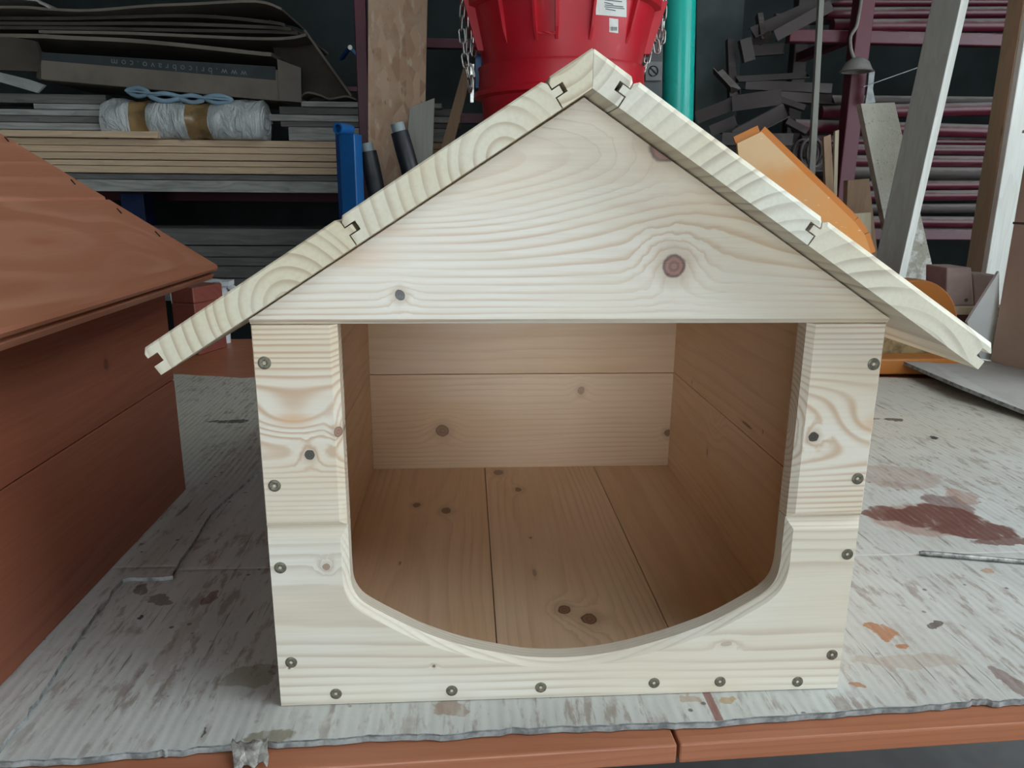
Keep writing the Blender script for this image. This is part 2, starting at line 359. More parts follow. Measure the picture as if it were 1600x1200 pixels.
# ------------------------------------------------------------------ work table
def tz(px, py, z=-.006): return atZ(px, py, z)
ea = tz(330, 1209); eb = tz(1600, 1129); ed = (eb-ea).normalized(); en = Vector((-ed.y, ed.x, 0))
def tp(a, d, z): p = ea+ed*a+en*d; return Vector((p.x, p.y, z))
tb = thing('work_table', (tp(.3, .5, FZ)), 'wooden work table with reddish stained front planks under painted cardboard', 'table')
TT = -.0065
sj = (tz(1062, 1166)-ea).dot(ed)
for (a0, a1) in ((-1.1, sj-.001), (sj+.0012, 1.5)):
    b = MB().prism([tp(a0, 0, TT), tp(a1, 0, TT), tp(a1, .09, TT), tp(a0, .09, TT)], (0, 0, -.0165))
    loc(b, tb).build('front_plank', redwood, tb, bevel=.0015)
k = .092; 
while k < 1.5:
    b = MB().prism([tp(-1.1, k, TT), tp(1.5, k, TT), tp(1.5, k+.138, TT), tp(-1.1, k+.138, TT)], (0, 0, -.0165))
    loc(b, tb).build('table_plank', redwood, tb, bevel=.0015); k += .14
for a in (-1.0, 1.4):
    for d in (.2, 1.5):
        p = tp(a, d, 0); b = MB().box((p.x-.04, p.y-.04, FZ), (p.x+.04, p.y+.04, TT-.1)); loc(b, tb).build('leg', brownz, tb, bevel=.003)
for d in (.2, 1.5):
    b = MB().bar(tp(-1.05, d, TT-.059), tp(1.45, d, TT-.059), .04, .086); loc(b, tb).build('rail', brownz, tb)
for a in (-1.0, .2, 1.4):
    b = MB().bar(tp(a, .15, TT-.0585), tp(a, 1.55, TT-.0585), .04, .084); loc(b, tb).build('cross_rail', brownz, tb)

# painted cardboard sheet covering the table (front edge uneven)
fr = [(-330, 1262), (0, 1197), (120, 1192), (248, 1181), (262, 1182), (380, 1168), (470, 1166), (560, 1158), (640, 1155), (700, 1156), (800, 1146), (930, 1141), (1040, 1138), (1110, 1136), (1300, 1120), (1420, 1112), (1500, 1104), (1530, 1099), (1560, 1104), (1600, 1099), (1900, 1080)]
fpts = []
fr3 = [atZ(x, y, -.005) for x, y in fr]
for i in range(len(fr3)-1):
    for j in range(5):
        q = fr3[i].lerp(fr3[i+1], j/5); q.y += random.uniform(-.0012, .0012); fpts.append((q.x, q.y))
back = [(1.42, 1.04), (1.1, 1.035), (.95, 1.03), (.84, 1.045), (.3, 1.06), (-.3, 1.07), (-.46, 1.075), (-.53, 1.085), (-.56, 1.075), (-.62, 1.095), (-.66, 1.10), (-.70, 1.115), (-1.1, 1.12)]
top = MB()
poly = fpts+back
top.prism([(x, y, -.0055) for x, y in poly], (0, 0, .0055))
def edged(o):
    o.data.materials.append(cardedge)
    for p in o.data.polygons:
        if abs(p.normal.z) < .5: p.material_index = 1
    return o
o = edged(top.build('cardboard_sheet', tcard, None, recentre=False))
tag(o, 'large white painted cardboard sheet with brown stain spills covering the work table', 'cardboard')
eb_ = MB()
for i in range(len(fpts)-1):
    (x0, y0), (x1, y1) = fpts[i], fpts[i+1]
    eb_.add([(x0, y0-.0006, -.0055), (x1, y1-.0006, -.0055), (x1, y1-.0006, -.0008), (x0, y0-.0006, -.0008)], [(0, 1, 2, 3)])
eb_.build('torn_edge', cardedge, o, recentre=False)['label'] = 'grey corrugated front edge of the cardboard'
# second layer of card under the stained kennel, its torn edge showing
lay = [(332, 800), (300, 850), (272, 893), (262, 901), (225, 903), (192, 906), (160, 948), (120, 1003), (70, 1080), (30, 1130), (-10, 1185)]
L3 = [atZ(x, y, .004) for x, y in lay]
pl = [(p[0]+random.uniform(-.002, .002), p[1]) for p in catmull([(p.x, p.y) for p in L3], 4)]
pl = pl+[(-.9, pl[-1][1]), (-1.05, .2), (-1.05, .93), (-.55, .93), (-.40, .90), (-.36, .60)]
o2 = MB().prism([(x, y, .0002) for x, y in pl], (0, 0, .0040)).build('cardboard_layer', tcard, None, recentre=False)
edged(o2); tag(o2, 'white cardboard layer with a torn edge lying under the red stained kennel', 'cardboard')

# ------------------------------------------------------------------ the kennels
AL = .5745; ZR = .4749; RT = .0196; TA = math.tan(AL); HW = .225; SEAM = .1508; HT = .3012
FT = .0175; WT = .0163; YB = .482; YE = .500; OV = .033; FLZ = .0135
def px0(x, y): p = atY(x, y, 0); return p.x, p.z
def screw_mesh():
    b = MB(); R = .0046; n = 24; lobe = [(.0013+.0003*math.cos(6*2*math.pi*k/n)) for k in range(n)]
    def ring(rad, y): return [((rad[k] if isinstance(rad, list) else rad)*math.cos(2*math.pi*k/n), y, (rad[k] if isinstance(rad, list) else rad)*math.sin(2*math.pi*k/n)) for k in range(n)]
    b.loft([ring(.0030, .002), ring(R, .0004), ring(R*.97, -.0002), ring(R*.80, -.0005), ring(.0022, -.0004), ring(lobe, -.0002), ring([x*.9 for x in lobe], .0026)])
    return b
def kennel(root, M, plain=True):
    """M(kind, i) -> material; parts are laid out in kennel space: x across, front at y=0, z up"""
    # front panel with the scooped doorway
    Q = [(.1662, SEAM-.0003), (.1662, .125), (.166, .108), (.163, .0955), (.156, .0865), (.145, .0785), (.118, .0625), (.09, .051), (.0614, .042), (.03, .0352), (0, .0328),
         (-.03, .0341), (-.0535, .0387), (-.0834, .0467), (-.11, .0575), (-.131, .069), (-.150, .0808), (-.160, .0890), (-.1653, .1), (-.1662, .114), (-.1662, .13), (-.1662, SEAM-.0003)]
    Qs = [Q[0], Q[1]]+catmull(Q[1:-1], 4)[1:]+[Q[-1]]
    poly = [(-HW, 0), (HW, 0), (HW, SEAM-.0003)]+Qs+[(-HW, SEAM-.0003)]
    ds = [.0006, .0026, .0080]+[.0050]*(len(Qs)-1)+[.0080, .0014]
    chamfer_panel(poly, ds, .0055, 0, FT).build('front_panel', M('front', 0), root, smooth=25)
    for sgn in (-1, 1):
        po = [(-HW, SEAM+.0003), (-.1662, SEAM+.0003), (-.1662, HT), (-HW, HT)]; ds = [.0042, .0050, .0004, .0016]
        if sgn > 0: po = [(.1662, SEAM+.0003), (HW, SEAM+.0003), (HW, HT), (.1662, HT)]; ds = [.0042, .0026, .0004, .0050]
        chamfer_panel(po, ds, .004, 0, FT).build('front_post', M('post', sgn), root)
    zu = ZR-RT/math.cos(AL)
    g = [(-HW, HT+.0003), (HW, HT+.0003), (HW, zu-TA*HW-.0005), (0, zu-.0008), (-HW, zu-TA*HW-.0005)]
    chamfer_panel(g, [.0034, .0002, .0006, .0006, .0002], .0034, -.0004, FT).build('gable_panel', M('gable', 0), root)
    g2 = [(-HW, HT+.0003), (HW, HT+.0003), (HW, zu-TA*HW-.0005), (0, zu-.0008), (-HW, zu-TA*HW-.0005)]
    MB().prism([(x, YB, z) for x, z in g2], (0, YE-YB, 0)).build('gable_panel', M('back', 2), root)
    # side, back and floor boards, tongued together
    for sgn in (-1, 1):
        for i, (z0, z1, tg, gr) in enumerate(((0, SEAM-.0004, False, True), (SEAM+.0004, HT, True, False))):
            pr = board_profile(z1-z0, WT, .0012, tg, gr)
            MB().prism([(sgn*(HW-WT+n), FT, z0+s) for s, n in pr], (0, YE-FT, 0)).build('side_board', M('side', sgn*(i+1)), root)
    for i, (z0, z1, tg, gr) in enumerate(((0, SEAM-.0020, False, True), (SEAM-.0012, HT, True, False))):
        pr = board_profile(z1-z0, YE-YB, .0006, tg, gr)
        MB().prism([(-(HW-WT), YE-n, z0+s) for s, n in pr], (2*(HW-WT), 0, 0)).build('back_board', M('back', i), root)
    for i, (x0, x1) in enumerate(((-(HW-WT), -.0537), (-.0529, .1010), (.1018, HW-WT))):
        MB().box((x0, FT, 0), (x1, YB, FLZ)).build('floor_board', M('floor', i), root, bevel=.0005)
    # roof: ridge board and two full boards on each slope
    e1 = Vector((math.cos(AL), -math.sin(AL))); e2 = Vector((math.sin(AL), math.cos(AL)))
    for sgn in (-1, 1):
        s = [0, .0345, .1865, .3395] if sgn < 0 else [0, .0325, .1845, .3380]
        for i in range(3):
            L = s[i+1]-s[i]-.0008; pr = board_profile(L, RT, .0026, i > 0, True)
            if i == 0:
                pr = [(RT*TA, 0)]+pr[1:8]+[(.0010, RT), (.0016*.5, RT-.001)]
            pts = []; pts0 = []
            for a, n in pr:
                q = Vector((0, ZR))+e1*(s[i]+a)+e2*(n-RT); x = max(q.x, .0001) if i == 0 else q.x
                yo = -OV-(.0004*i if sgn > 0 else -.0003*i); cf = .0034 if sgn > 0 else .0012
                pts.append((sgn*x, yo+cf, q.y)); q0 = q-e2*(cf if n > RT-.003 else 0); pts0.append((sgn*(max(q0.x, .0001) if i == 0 else q0.x), yo, q0.y))
            MB().loft([pts0, pts, [(a, YE+OV, c) for a, b_, c in pts]]).build('roof_board', M('roof', sgn*(i+1)), root)
    sb = screw_mesh(); first = None
    for k, (x, z) in enumerate([(-.2166, .2747), (-.216, .1841), (-.2163, .1191), (-.2135, .0389), (.2174, .2715), (.2166, .1829), (.2163, .1204), (.2145, .0318),
                                (-.1809, .0099), (-.0908, .0095), (-.0204, .0099), (.0706, .0108), (.1244, .0101), (.1885, .0078)]):
        if first is None: first = s_ = sb.build('screw', brass, root, smooth=40)
        else: s_ = first.copy(); COL.objects.link(s_); s_.parent = root
        s_.location = (x, -.0003, z); s_.rotation_euler = (0, k*1.3, 0)

def K(px, py, r, el=1.3, core=1., sw=1.3): x, z = px0(px, py); return (x, z, r, el, core, sw)
def KB(px, py, r, el=1.4, core=.8, sw=1.2): p = atY(px, py, YB); return (p.x, p.z, r, el, core, sw)
def KF(px, py, r, el=1.5, core=.8, sw=1.2): p = atZ(px, py, FLZ); return (p.y, p.x, r, el, core, sw)
def KS(px, py, r, el=1.3, core=.6, sw=1.): p = atX(px, py, HW-WT); return (p.y, p.z, r, el, core, sw)
LIT_PINE = (.81, .735, .63); RING = (.52, .37, .235)  # same pine as inside, paler to carry the daylight on the front
def roofpix(px, py): p = atY(px, py, -OV); return (p.x, p.z)
pm = {
 ('gable', 0): lambda: pine('pine_gable', 'x', (.405, .022), .0040, [K(1053, 416, .0083, 1.0, 1, 1.6), K(625, 461, .0036, 1.0, 1., 1.4)+((.055, .042, .035),), K(1040, 232, .0085, 1.5, .85, 1.2), K(1105, 318, .017, 3.2, -.16, 2.0), K(545, 400, .014, 3.2, -.45, .4), K(600, 360, .006, 5, -.35, .3)], LIT_PINE, (.56, .345, .185), .66, .010, .30, 1.3, amin=.06, knotcol=(.20, .085, .06)),
 ('post', -1): lambda: pine('pine_post_a', 'x', (.222, .020), .0038, [K(458, 655, .0080, 2.5, -.75, 2.3), K(484, 711, .0036, 1, 1., 1.6)+((.05, .04, .032),), K(528, 676, .0040, .7, .9, 1.5)+((.22, .11, .075),)], LIT_PINE, (.57, .36, .215), .95, .004, .40, 4.1, lines=.60, knotcol=(.09, .06, .045)),
 ('post', 1): lambda: pine('pine_post_b', 'x', (.222, .020), .0038, [K(1380, 662, .0100, 2.5, -.75, 2.3), K(1271, 682, .0038, 1, 1., 1.8)+((.05, .04, .032),)], LIT_PINE, (.57, .37, .225), .95, .004, .40, 5.7, lines=.60, knotcol=(.09, .06, .045)),
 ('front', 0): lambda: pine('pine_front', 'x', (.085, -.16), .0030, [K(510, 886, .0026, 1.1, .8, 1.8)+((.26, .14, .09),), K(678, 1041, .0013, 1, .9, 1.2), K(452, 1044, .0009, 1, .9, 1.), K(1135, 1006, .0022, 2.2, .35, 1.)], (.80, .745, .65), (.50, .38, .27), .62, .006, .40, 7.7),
 ('back', 0): lambda: pine('pine_back_low', 'x', (.19, .56), .006, [KB(692, 673, .0085, 1.1, .75, 1.5), KB(908, 610, .006, .8, .5, 1.4), KB(1043, 676, .005, 1.0, .8, 1.2)], seed=9.1, stren=.4),  # inside boards keep the warmer default, indoor shade put into their colour
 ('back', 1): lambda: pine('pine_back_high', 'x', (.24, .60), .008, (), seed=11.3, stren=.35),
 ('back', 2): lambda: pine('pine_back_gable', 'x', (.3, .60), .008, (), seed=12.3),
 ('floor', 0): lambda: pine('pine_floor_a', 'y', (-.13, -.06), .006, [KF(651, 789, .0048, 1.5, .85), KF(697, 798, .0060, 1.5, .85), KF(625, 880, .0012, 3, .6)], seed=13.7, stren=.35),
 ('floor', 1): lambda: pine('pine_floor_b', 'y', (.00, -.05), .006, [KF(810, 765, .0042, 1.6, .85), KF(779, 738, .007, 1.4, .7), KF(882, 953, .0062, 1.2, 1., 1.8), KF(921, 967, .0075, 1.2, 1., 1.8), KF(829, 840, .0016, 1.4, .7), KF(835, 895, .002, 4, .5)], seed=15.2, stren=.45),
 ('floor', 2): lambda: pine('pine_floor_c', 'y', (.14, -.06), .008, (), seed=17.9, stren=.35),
 ('side', 1): lambda: pine('pine_side_c', 'y', (.09, .27), .008, [KS(1105, 706, .004, .6, .5), KS(1118, 650, .010, .8, -.25, 2.)], seed=19.1, across=(2, 0), stren=.35),
 ('side', 2): lambda: pine('pine_side_d', 'y', (.22, .26), .009, [KS(1167, 664, .0015, 9, .8, .5), KS(1192, 675, .0018, .8, .6, .5), KS(1081, 597, .002, 1, .6)], seed=21.4, across=(2, 0), stren=.35),
 ('side', -1): lambda: pine('pine_side_a', 'y', (.09, -.27), .008, (), seed=23.1, across=(2, 0), stren=.4),
 ('side', -2): lambda: pine('pine_side_b', 'y', (.22, -.27), .009, (), seed=25.8, across=(2, 0), stren=.4),
}
rp = {-1: (835, 20), -2: (790, 245), -3: (448, 478), 1: (830, 20), 2: (1240, 470), 3: (1355, 640)}
for kx, (qx, qy) in rp.items():
    pm[('roof', kx)] = (lambda kx=kx, qx=qx, qy=qy: pine('pine_roof_%d' % (kx+5), 'y', roofpix(qx, qy), {-1: .0095, -2: .0088, -3: .0078, 1: .0085, 2: .0098, 3: .0105}[kx], (), (.76, .70, .555) if kx < 0 else (.79, .745, .62), (.44, .31, .19) if kx < 0 else (.43, .345, .26), .8, .010, .5, 30.+kx, lines=.78))
cache = {}
def MP(kind, i):
    if (kind, i) not in cache: cache[(kind, i)] = pm[(kind, i)]()
    return cache[(kind, i)]
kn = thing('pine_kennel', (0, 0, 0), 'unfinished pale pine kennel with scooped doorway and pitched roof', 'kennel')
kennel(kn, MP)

stain_b, stain_l = (.335, .125, .07), (.20, .062, .035)
rc = {}
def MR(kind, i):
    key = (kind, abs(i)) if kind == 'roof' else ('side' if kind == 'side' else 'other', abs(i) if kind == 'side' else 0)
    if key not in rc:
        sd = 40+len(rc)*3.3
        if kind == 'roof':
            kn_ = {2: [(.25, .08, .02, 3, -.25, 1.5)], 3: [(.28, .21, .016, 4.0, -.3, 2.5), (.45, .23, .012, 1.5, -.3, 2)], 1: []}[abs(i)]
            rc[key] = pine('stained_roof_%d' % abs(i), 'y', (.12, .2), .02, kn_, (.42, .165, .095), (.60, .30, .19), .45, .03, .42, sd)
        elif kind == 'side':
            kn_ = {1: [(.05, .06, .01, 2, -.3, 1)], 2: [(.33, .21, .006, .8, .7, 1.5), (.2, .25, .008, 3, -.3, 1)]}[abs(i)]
            rc[key] = pine('stained_side_%d' % abs(i), 'y', (.1, .33), .012, kn_, (.27, .088, .048), (.17, .048, .026), .5, .02, .42, sd, across=(2, 0), knotcol=(.07, .02, .012))  # same stain as the roof, darkened to hold the wall's shade
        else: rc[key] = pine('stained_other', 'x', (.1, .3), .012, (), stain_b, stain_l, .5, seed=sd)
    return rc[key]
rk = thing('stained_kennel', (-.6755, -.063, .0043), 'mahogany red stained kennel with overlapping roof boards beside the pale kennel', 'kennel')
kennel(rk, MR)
stm = simple('staple_wire', (.02, .018, .016), .5, .6, .2, 50)
e1 = Vector((math.cos(AL), 0, -math.sin(AL))); e2 = Vector((math.sin(AL), 0, math.cos(AL)))
for (px, py) in ((10, 218), (114, 285), (186, 330), (246, 366)):
    o0 = rk.location+Vector((0, 0, ZR)); p = atPlane(px, py, o0, e2)-rk.location
    a = e1*.0045+Vector((0, -.004, 0)); b = MB()
    b.bar(p-a+e2*.0004, p+a+e2*.0004, .0012, .0012, e2); b.bar(p-a-e2*.001, p-a+e2*.001, .0012, .0012, (1, 0, 0)); b.bar(p+a-e2*.001, p+a+e2*.001, .0012, .0012, (1, 0, 0))
    b.build('staple', stm, rk)
# ------------------------------------------------------------------ small things on the table
def PL(px, py, Y, lean=0., zref=.39): return atPlane(px, py, Vector((0, Y, zref)), Vector((0, 1, -lean)))
def slab(name, pts, Y, th, mat, label, cat, lean=0., group=None, bevel=0, parent=None, ext=None):
    n = Vector((0, 1, -lean)).normalized(); b = MB().prism([PL(x, y, Y, lean) for x, y in pts], ext or n*th)
    if parent: return loc(b, parent).build(name, mat, parent, bevel=bevel)
    return tag(b.build(name, mat, bevel=bevel), label, cat, group)
def standing(name, tl, tr, br, bl, Y, th, mat, label, cat, lean=0., group=None, zf=None, bevel=0):
    """board given by the corners the photo shows; its long edges run on down to what it stands on"""
    zf = FZ if zf is None else zf
    a, b_, c, d = [PL(*p, Y, lean) for p in (tl, tr, br, bl)]
    c = b_+(c-b_)*((zf-b_.z)/(c.z-b_.z)); d = a+(d-a)*((zf-a.z)/(d.z-a.z))
    n = Vector((0, 1, 0))*th
    o = MB().prism([a, b_, c, d], n).build(name, mat, bevel=bevel)
    return tag(o, label, cat, group)

# dark metal strip
st_m = simple('worn_metal', (.10, .10, .095), .45, .7, .3, 60, (.55, .54, .5))
pa = atZ(1437, 864, .003); pb = atZ(1640, 881, .003)
b = MB(); d = (pb-pa)
b.tube([pa, pa+d*.03, pa+d*.25, pa+d*.6, pb], [.0022, .0032, .0034, .003, .0026], 8)
tag(b.build('metal_rod', st_m, smooth=50), 'thin dark metal rod with worn silver edges lying on stained cardboard', 'rod')
# crumpled clear tape over the front edge
ct = simple('clear_tape', (.50, .47, .42), .12, 0, .3, 120, bump=.5)
b = MB(); rows = []
for j in range(6):
    row = []
    for i in range(9):
        px = 362+i*7.2+(4-i)*(.9*max(0, j-2))*.35; py = 1164+j*(6+1.4*math.sin(i*1.7))+random.uniform(-2, 2)-(i*.6); p = atZ(px, py, 0); zz = .0022 if j < 2 else .0022-.0017*(j-1)
        row.append((p.x+random.uniform(-.001, .001), p.y, zz+random.uniform(-.0006, .0030)-(.001 if j < 2 else 0)))
    rows.append(row)
b.loft(rows, False, False)
o = b.build('tape_scrap', ct, smooth=30); so = o.modifiers.new('s', 'SOLIDIFY'); so.thickness = .0008
tag(o, 'crumpled clear tape scrap stuck over the front edge of the cardboard', 'tape')
# loose sheet of grey card at the back right, one corner lifted
greycard = simple('grey_card', (.44, .415, .375), .75, 0, .12, 6)
def lift(px, py, z): return atZ(px, py, z)
q = [lift(1408, 563, .030), lift(1440, 556, .028), lift(1520, 560, .0115), atZ(1900, 620, .010), atZ(1900, 770, .010), lift(1600, 641, .018), lift(1500, 602, .030)]
b = MB().prism(q, (0, 0, -.0075)); o = b.build('loose_card_sheet', greycard)
tag(o, 'loose grey cardboard sheet with a raised pointed corner at the tall carton', 'cardboard')
e_ = MB()
for p, r in ((q[0], q[6]), (q[6], q[5])):
    n = Vector((-.0006, -.0008, 0)); e_.add([p+n, r+n, r+n-Vector((0, 0, .0075)), p+n-Vector((0, 0, .0075))], [(0, 1, 2, 3)])
loc(e_, o).build('cut_edge', cardedge, o)
# tall carton at the right
bx0 = atZ(1547, 562, .016); xc = bx0.x; yb_ = bx0.y
ztop = atX(1562, 214, xc).z
c = thing('tall_carton', (xc+.2, yb_-.16, .0), 'tall plain brown carton standing at the right end of the table', 'carton')
loc(MB().box((xc, yb_-.32, .0125), (xc+.4, yb_, ztop)), c).build('body', carton_m, c, bevel=.003)
fl = MB().prism([(xc-.012, yb_-.33, ztop+.004), (xc-.012, yb_+.005, ztop+.002), (xc+.20, yb_+.005, ztop+.012), (xc+.20, yb_-.33, ztop+.012)], (0, 0, .006))
loc(fl, c).build('top_flap', simple('carton_flap', (.62, .56, .43), .8, 0, .1, 6), c)
sm_ = MB().box((xc-.0008, yb_-.322, .33), (xc+.001, yb_+.001, .335)); loc(sm_, c).build('fold_line', cardboard_dark, c)
# white triangular panel leaning on the carton
wp = simple('white_panel', (.80, .82, .80), .5, 0, .08, 4)
b = MB().prism([PL(1511, 503, 1.17), PL(1561, 424, 1.17), PL(1557, 565, 1.17), PL(1532, 560, 1.17)], (0, .008, 0))
tag(b.build('white_offcut', wp), 'white panel offcut with a slanted edge leaning beside the tall carton', 'panel')

# orange things behind the kennel
def tabz(px, Y): return None
o_pts = [PL(1152, 224, .80), PL(1190, 206, .80), PL(1336, 347, .80), PL(1352, 368, .80), PL(1362, 398, .80)]
zl = .0; x5 = o_pts[-1].x
poly = o_pts+[Vector((x5+.006, .80, .2)), Vector((x5, .80, zl)), Vector((x5-.16, .80, zl)), Vector((x5-.20, .80, .16))]
ol = thing('orange_plate', (x5-.1, .815, 0), 'scratched orange painted plate with clipped corner standing behind the pale roof', 'plate')
def mat_orange():
    t = NT('scratched_orange'); v = t.oc(); n = t.noise(v, 5, 4, .6); s = t.noise(t.vm('MULTIPLY', v, (30, 30, 140)), 1, 3, .7, 2)
    z = t.sep(v)[2]
    c = t.mix(t.ss(n, .35, .7), (.62, .24, .05), (.56, .29, .11)); c = t.mix(t.ss(s, .66, .7, 0, .8), c, (.8, .68, .45))
    c = t.mix(t.ss(t.ma('MULTIPLY_ADD', n, .10, z), .470, .52, 0, .55), c, (.64, .50, .31)); return t.done(c, .5)
loc(MB().prism(poly, (0, .006, 0)), ol).build('face', mat_orange(), ol)
b = MB()
for i in range(len(o_pts)-1): b.bar(o_pts[i]+Vector((0, .009, 0)), o_pts[i+1]+Vector((0, .009, 0)), .024, .004, (0, 1, 0))
loc(b, ol).build('rim', orange, ol)
loc(MB().box((x5-.2, .78, 0), (x5+.02, .86, .012)), ol).build('foot', orange, ol)
# orange disc guard
YG = 1.22; cc = PL(1424, 512, YG); rad = (PL(1496, 512, YG)-cc).length
og = thing('orange_guard', (cc.x, YG+.02, -.006), 'round orange guard disc showing behind the lower roof edge', 'guard')
n = 40
ring = [(cc.x+rad*math.cos(2*math.pi*i/n), YG, max(cc.z+rad*math.sin(2*math.pi*i/n), -.006+.0001*i/n)) for i in range(n)]
loc(MB().prism(ring, (0, .05, 0)), og).build('disc', orange, og, bevel=.004)
loc(MB().box((cc.x-.05, YG+.005, -.006), (cc.x+.05, YG+.045, max(.03, cc.z-rad*.5))), og).build('stand', orange, og)
# orange beam lying along the back of the cardboard, chipboard strip on it
pA = atZ(1300, 592, 0); pB = atZ(1510, 590, 0)
b = MB().box((pA.x, pA.y+.035, .0), (pB.x+.02, pA.y+.10, .036)); tag(b.build('orange_beam', orange, bevel=.004), 'orange painted beam lying along the back edge of the cardboard', 'beam')
chip = simple('chipboard', (.38, .27, .13), .85, 0, .25, 40, bump=.2)
b = MB().box((pA.x-.05, pA.y+.105, -.006), (pB.x-.02, pA.y+.125, PL(1420, 527, pA.y+.105).z)); tag(b.build('chipboard_strip', chip), 'speckled chipboard strip standing on edge behind the orange beam', 'board')
# pinkish painted block on a board
pk = simple('pink_paint', (.42, .30, .27), .75, 0, .12, 14, bump=.1)
Yp = 1.30
pb0 = PL(1478, 478, Yp); pb1 = PL(1560, 478, Yp)
cr = MB().box((pb0.x-.03, Yp-.02, -.006), (pb1.x+.02, Yp+.2, pb0.z-.018)); tag(cr.build('dark_crate', simple('dark_red_wood', (.13, .04, .03), .7, 0, .2, 9), bevel=.003), 'dark red wooden crate under the pinkish painted block', 'crate')
MBb = MB().box((pb0.x-.02, Yp-.03, pb0.z-.018), (pb1.x+.02, Yp+.19, pb0.z)); tag(MBb.build('thin_board', pinez, bevel=.001), 'thin pale board on the dark crate under the pinkish block', 'board')
t_ = thing('painted_block', (pb0.x+.05, Yp+.05, pb0.z), 'pinkish painted stepped wooden block with chipped corners', 'block')
b = MB().prism([PL(1478, 478, Yp), PL(1522, 478, Yp), PL(1518, 418, Yp), PL(1480, 418, Yp)], (0, .09, 0)); loc(b, t_).build('tall_piece', pk, t_, bevel=.003)
b = MB().prism([PL(1522.5, 478, Yp+.004), PL(1562, 478, Yp+.004), PL(1562, 430, Yp+.004), PL(1520, 428, Yp+.004)], (0, .08, 0)); loc(b, t_).build('low_piece', pk, t_, bevel=.003)
loc(MB().tube([PL(1510, 469, Yp)+Vector((0, -.001, 0)), PL(1510, 469, Yp)+Vector((0, .01, 0))], .004, 10), t_).build('knot', cardboard_dark, t_)

# left: things on the far end of the table, behind the stained kennel's eave
rblk = pine('red_block', 'y', (0, 0), .01, (), (.26, .075, .055), (.16, .04, .03), .5)
for k, (x0, x1, y0, y1, dz) in enumerate(((270, 311, 473, 499, 0), (268, 308, 447, 472, 0))):
    Yb = 1.36; p = PL(x0, y1, Yb); q_ = PL(x1, y0, Yb)
    zb = -.006 if k == 0 else zprev
    zt = zb+(q_.z-p.z) if k else q_.z
    M = Matrix.Translation(Vector((p.x, Yb, 0))) @ Matrix.Rotation(-.35, 4, 'Z')
    b = MB().box((0, 0, zb), (q_.x-p.x, .11, zt), M); zprev = zt
    tag(b.build('stained_block', rblk, bevel=.003), ['red stained wood block resting on the table, lower of two stacked', 'red stained wood block, upper of two stacked behind the stained kennel'][k], 'block', 'stacked red wood blocks')
Yc = 1.50
cl = thing('white_clamp', (PL(345, 450, Yc).x, Yc, -.006), 'white plastic clamp with two arms and round knob by the red blocks', 'clamp')
def cl_(b, nm, **k): return loc(b, cl).build(nm, white_pl, cl, **k)
pk0 = PL(347, 446, Yc); pk1 = PL(346, 464, Yc)
cl_(MB().tube([pk0, pk1, Vector((pk1.x, Yc, -.006))], [.017, .017, .014], 18), 'knob', smooth=40)
cl_(MB().tube([PL(347, 441, Yc), PL(347, 446, Yc)], .024, 6), 'knob_cap')
cl_(MB().box(tuple(PL(350, 445, Yc)-Vector((0, .03, 0))), tuple(PL(362, 438, Yc)+Vector((0, .02, 0)))), 'jaw')
cl_(MB().bar(PL(288, 447, Yc-.06), PL(340, 455, Yc), .02, .012), 'arm')
cl_(MB().bar(PL(310, 438, Yc+.03), PL(352, 442, Yc+.02), .02, .014), 'arm')
cl_(MB().bar(PL(358, 446, Yc), PL(375, 458, Yc), .02, .012), 'arm')
cl_(MB().prism([PL(265, 455, Yc-.05), PL(276, 451, Yc-.05), PL(275, 468, Yc-.05), PL(268, 475, Yc-.05)], (0, .02, 0)), 'tip')
sk = simple('beige_sack', (.42, .38, .30), .8, 0, .12, 8, bump=.1)
b = MB(); ps = PL(316, 520, 1.535); ps.z = -.006
b.lathe([(.001, .0), (.045, .0), (.052, .03), (.045, .07), (.027, .10), (.01, .11), (.001, .111)], 20, ps)
b.v = [(x+.012*math.sin(z*40+y*30), y, z) for x, y, z in b.v]
tag(b.build('small_sack', sk, smooth=60), 'small beige filled sack behind the white clamp', 'sack')

# ------------------------------------------------------------------ hand cart behind the table (blue post, foam grips)
Yh = 1.78
hc = thing('hand_cart', (PL(560, 300, Yh).x, Yh+.06, FZ), 'blue steel hand cart with two black foam grips', 'cart')
def H(b, nm, m, **k): return loc(b, hc).build(nm, m, hc, **k)
pt = PL(545, 209, Yh); M = Matrix.Translation(Vector((pt.x, Yh+.03, 0))) @ Matrix.Rotation(math.radians(-28), 4, 'Z')
H(MB().box((-.027, -.02, FZ+.06), (.027, .02, pt.z), M), 'post', blue, bevel=.003)
H(MB().box((-.043, -.016, FZ+.06), (-.028, .016, pt.z+.004), M), 'shaded_side', blue_dark, bevel=.002)  # left face of the post, its shade put into the darker blue
pr_ = PL(537, 199, Yh); rr = []
for (ra, yy) in ((.0165, -.03), (.0165, .03), (.011, .03), (.011, -.03), (.0165, -.03)):
    rr.append([(M @ Vector((ra*math.cos(2*math.pi*i/20)-.022, yy, ra*math.sin(2*math.pi*i/20)+pr_.z-.002)))[:] for i in range(20)])
H(MB().loft(rr, False), 'collar', blue, smooth=40)
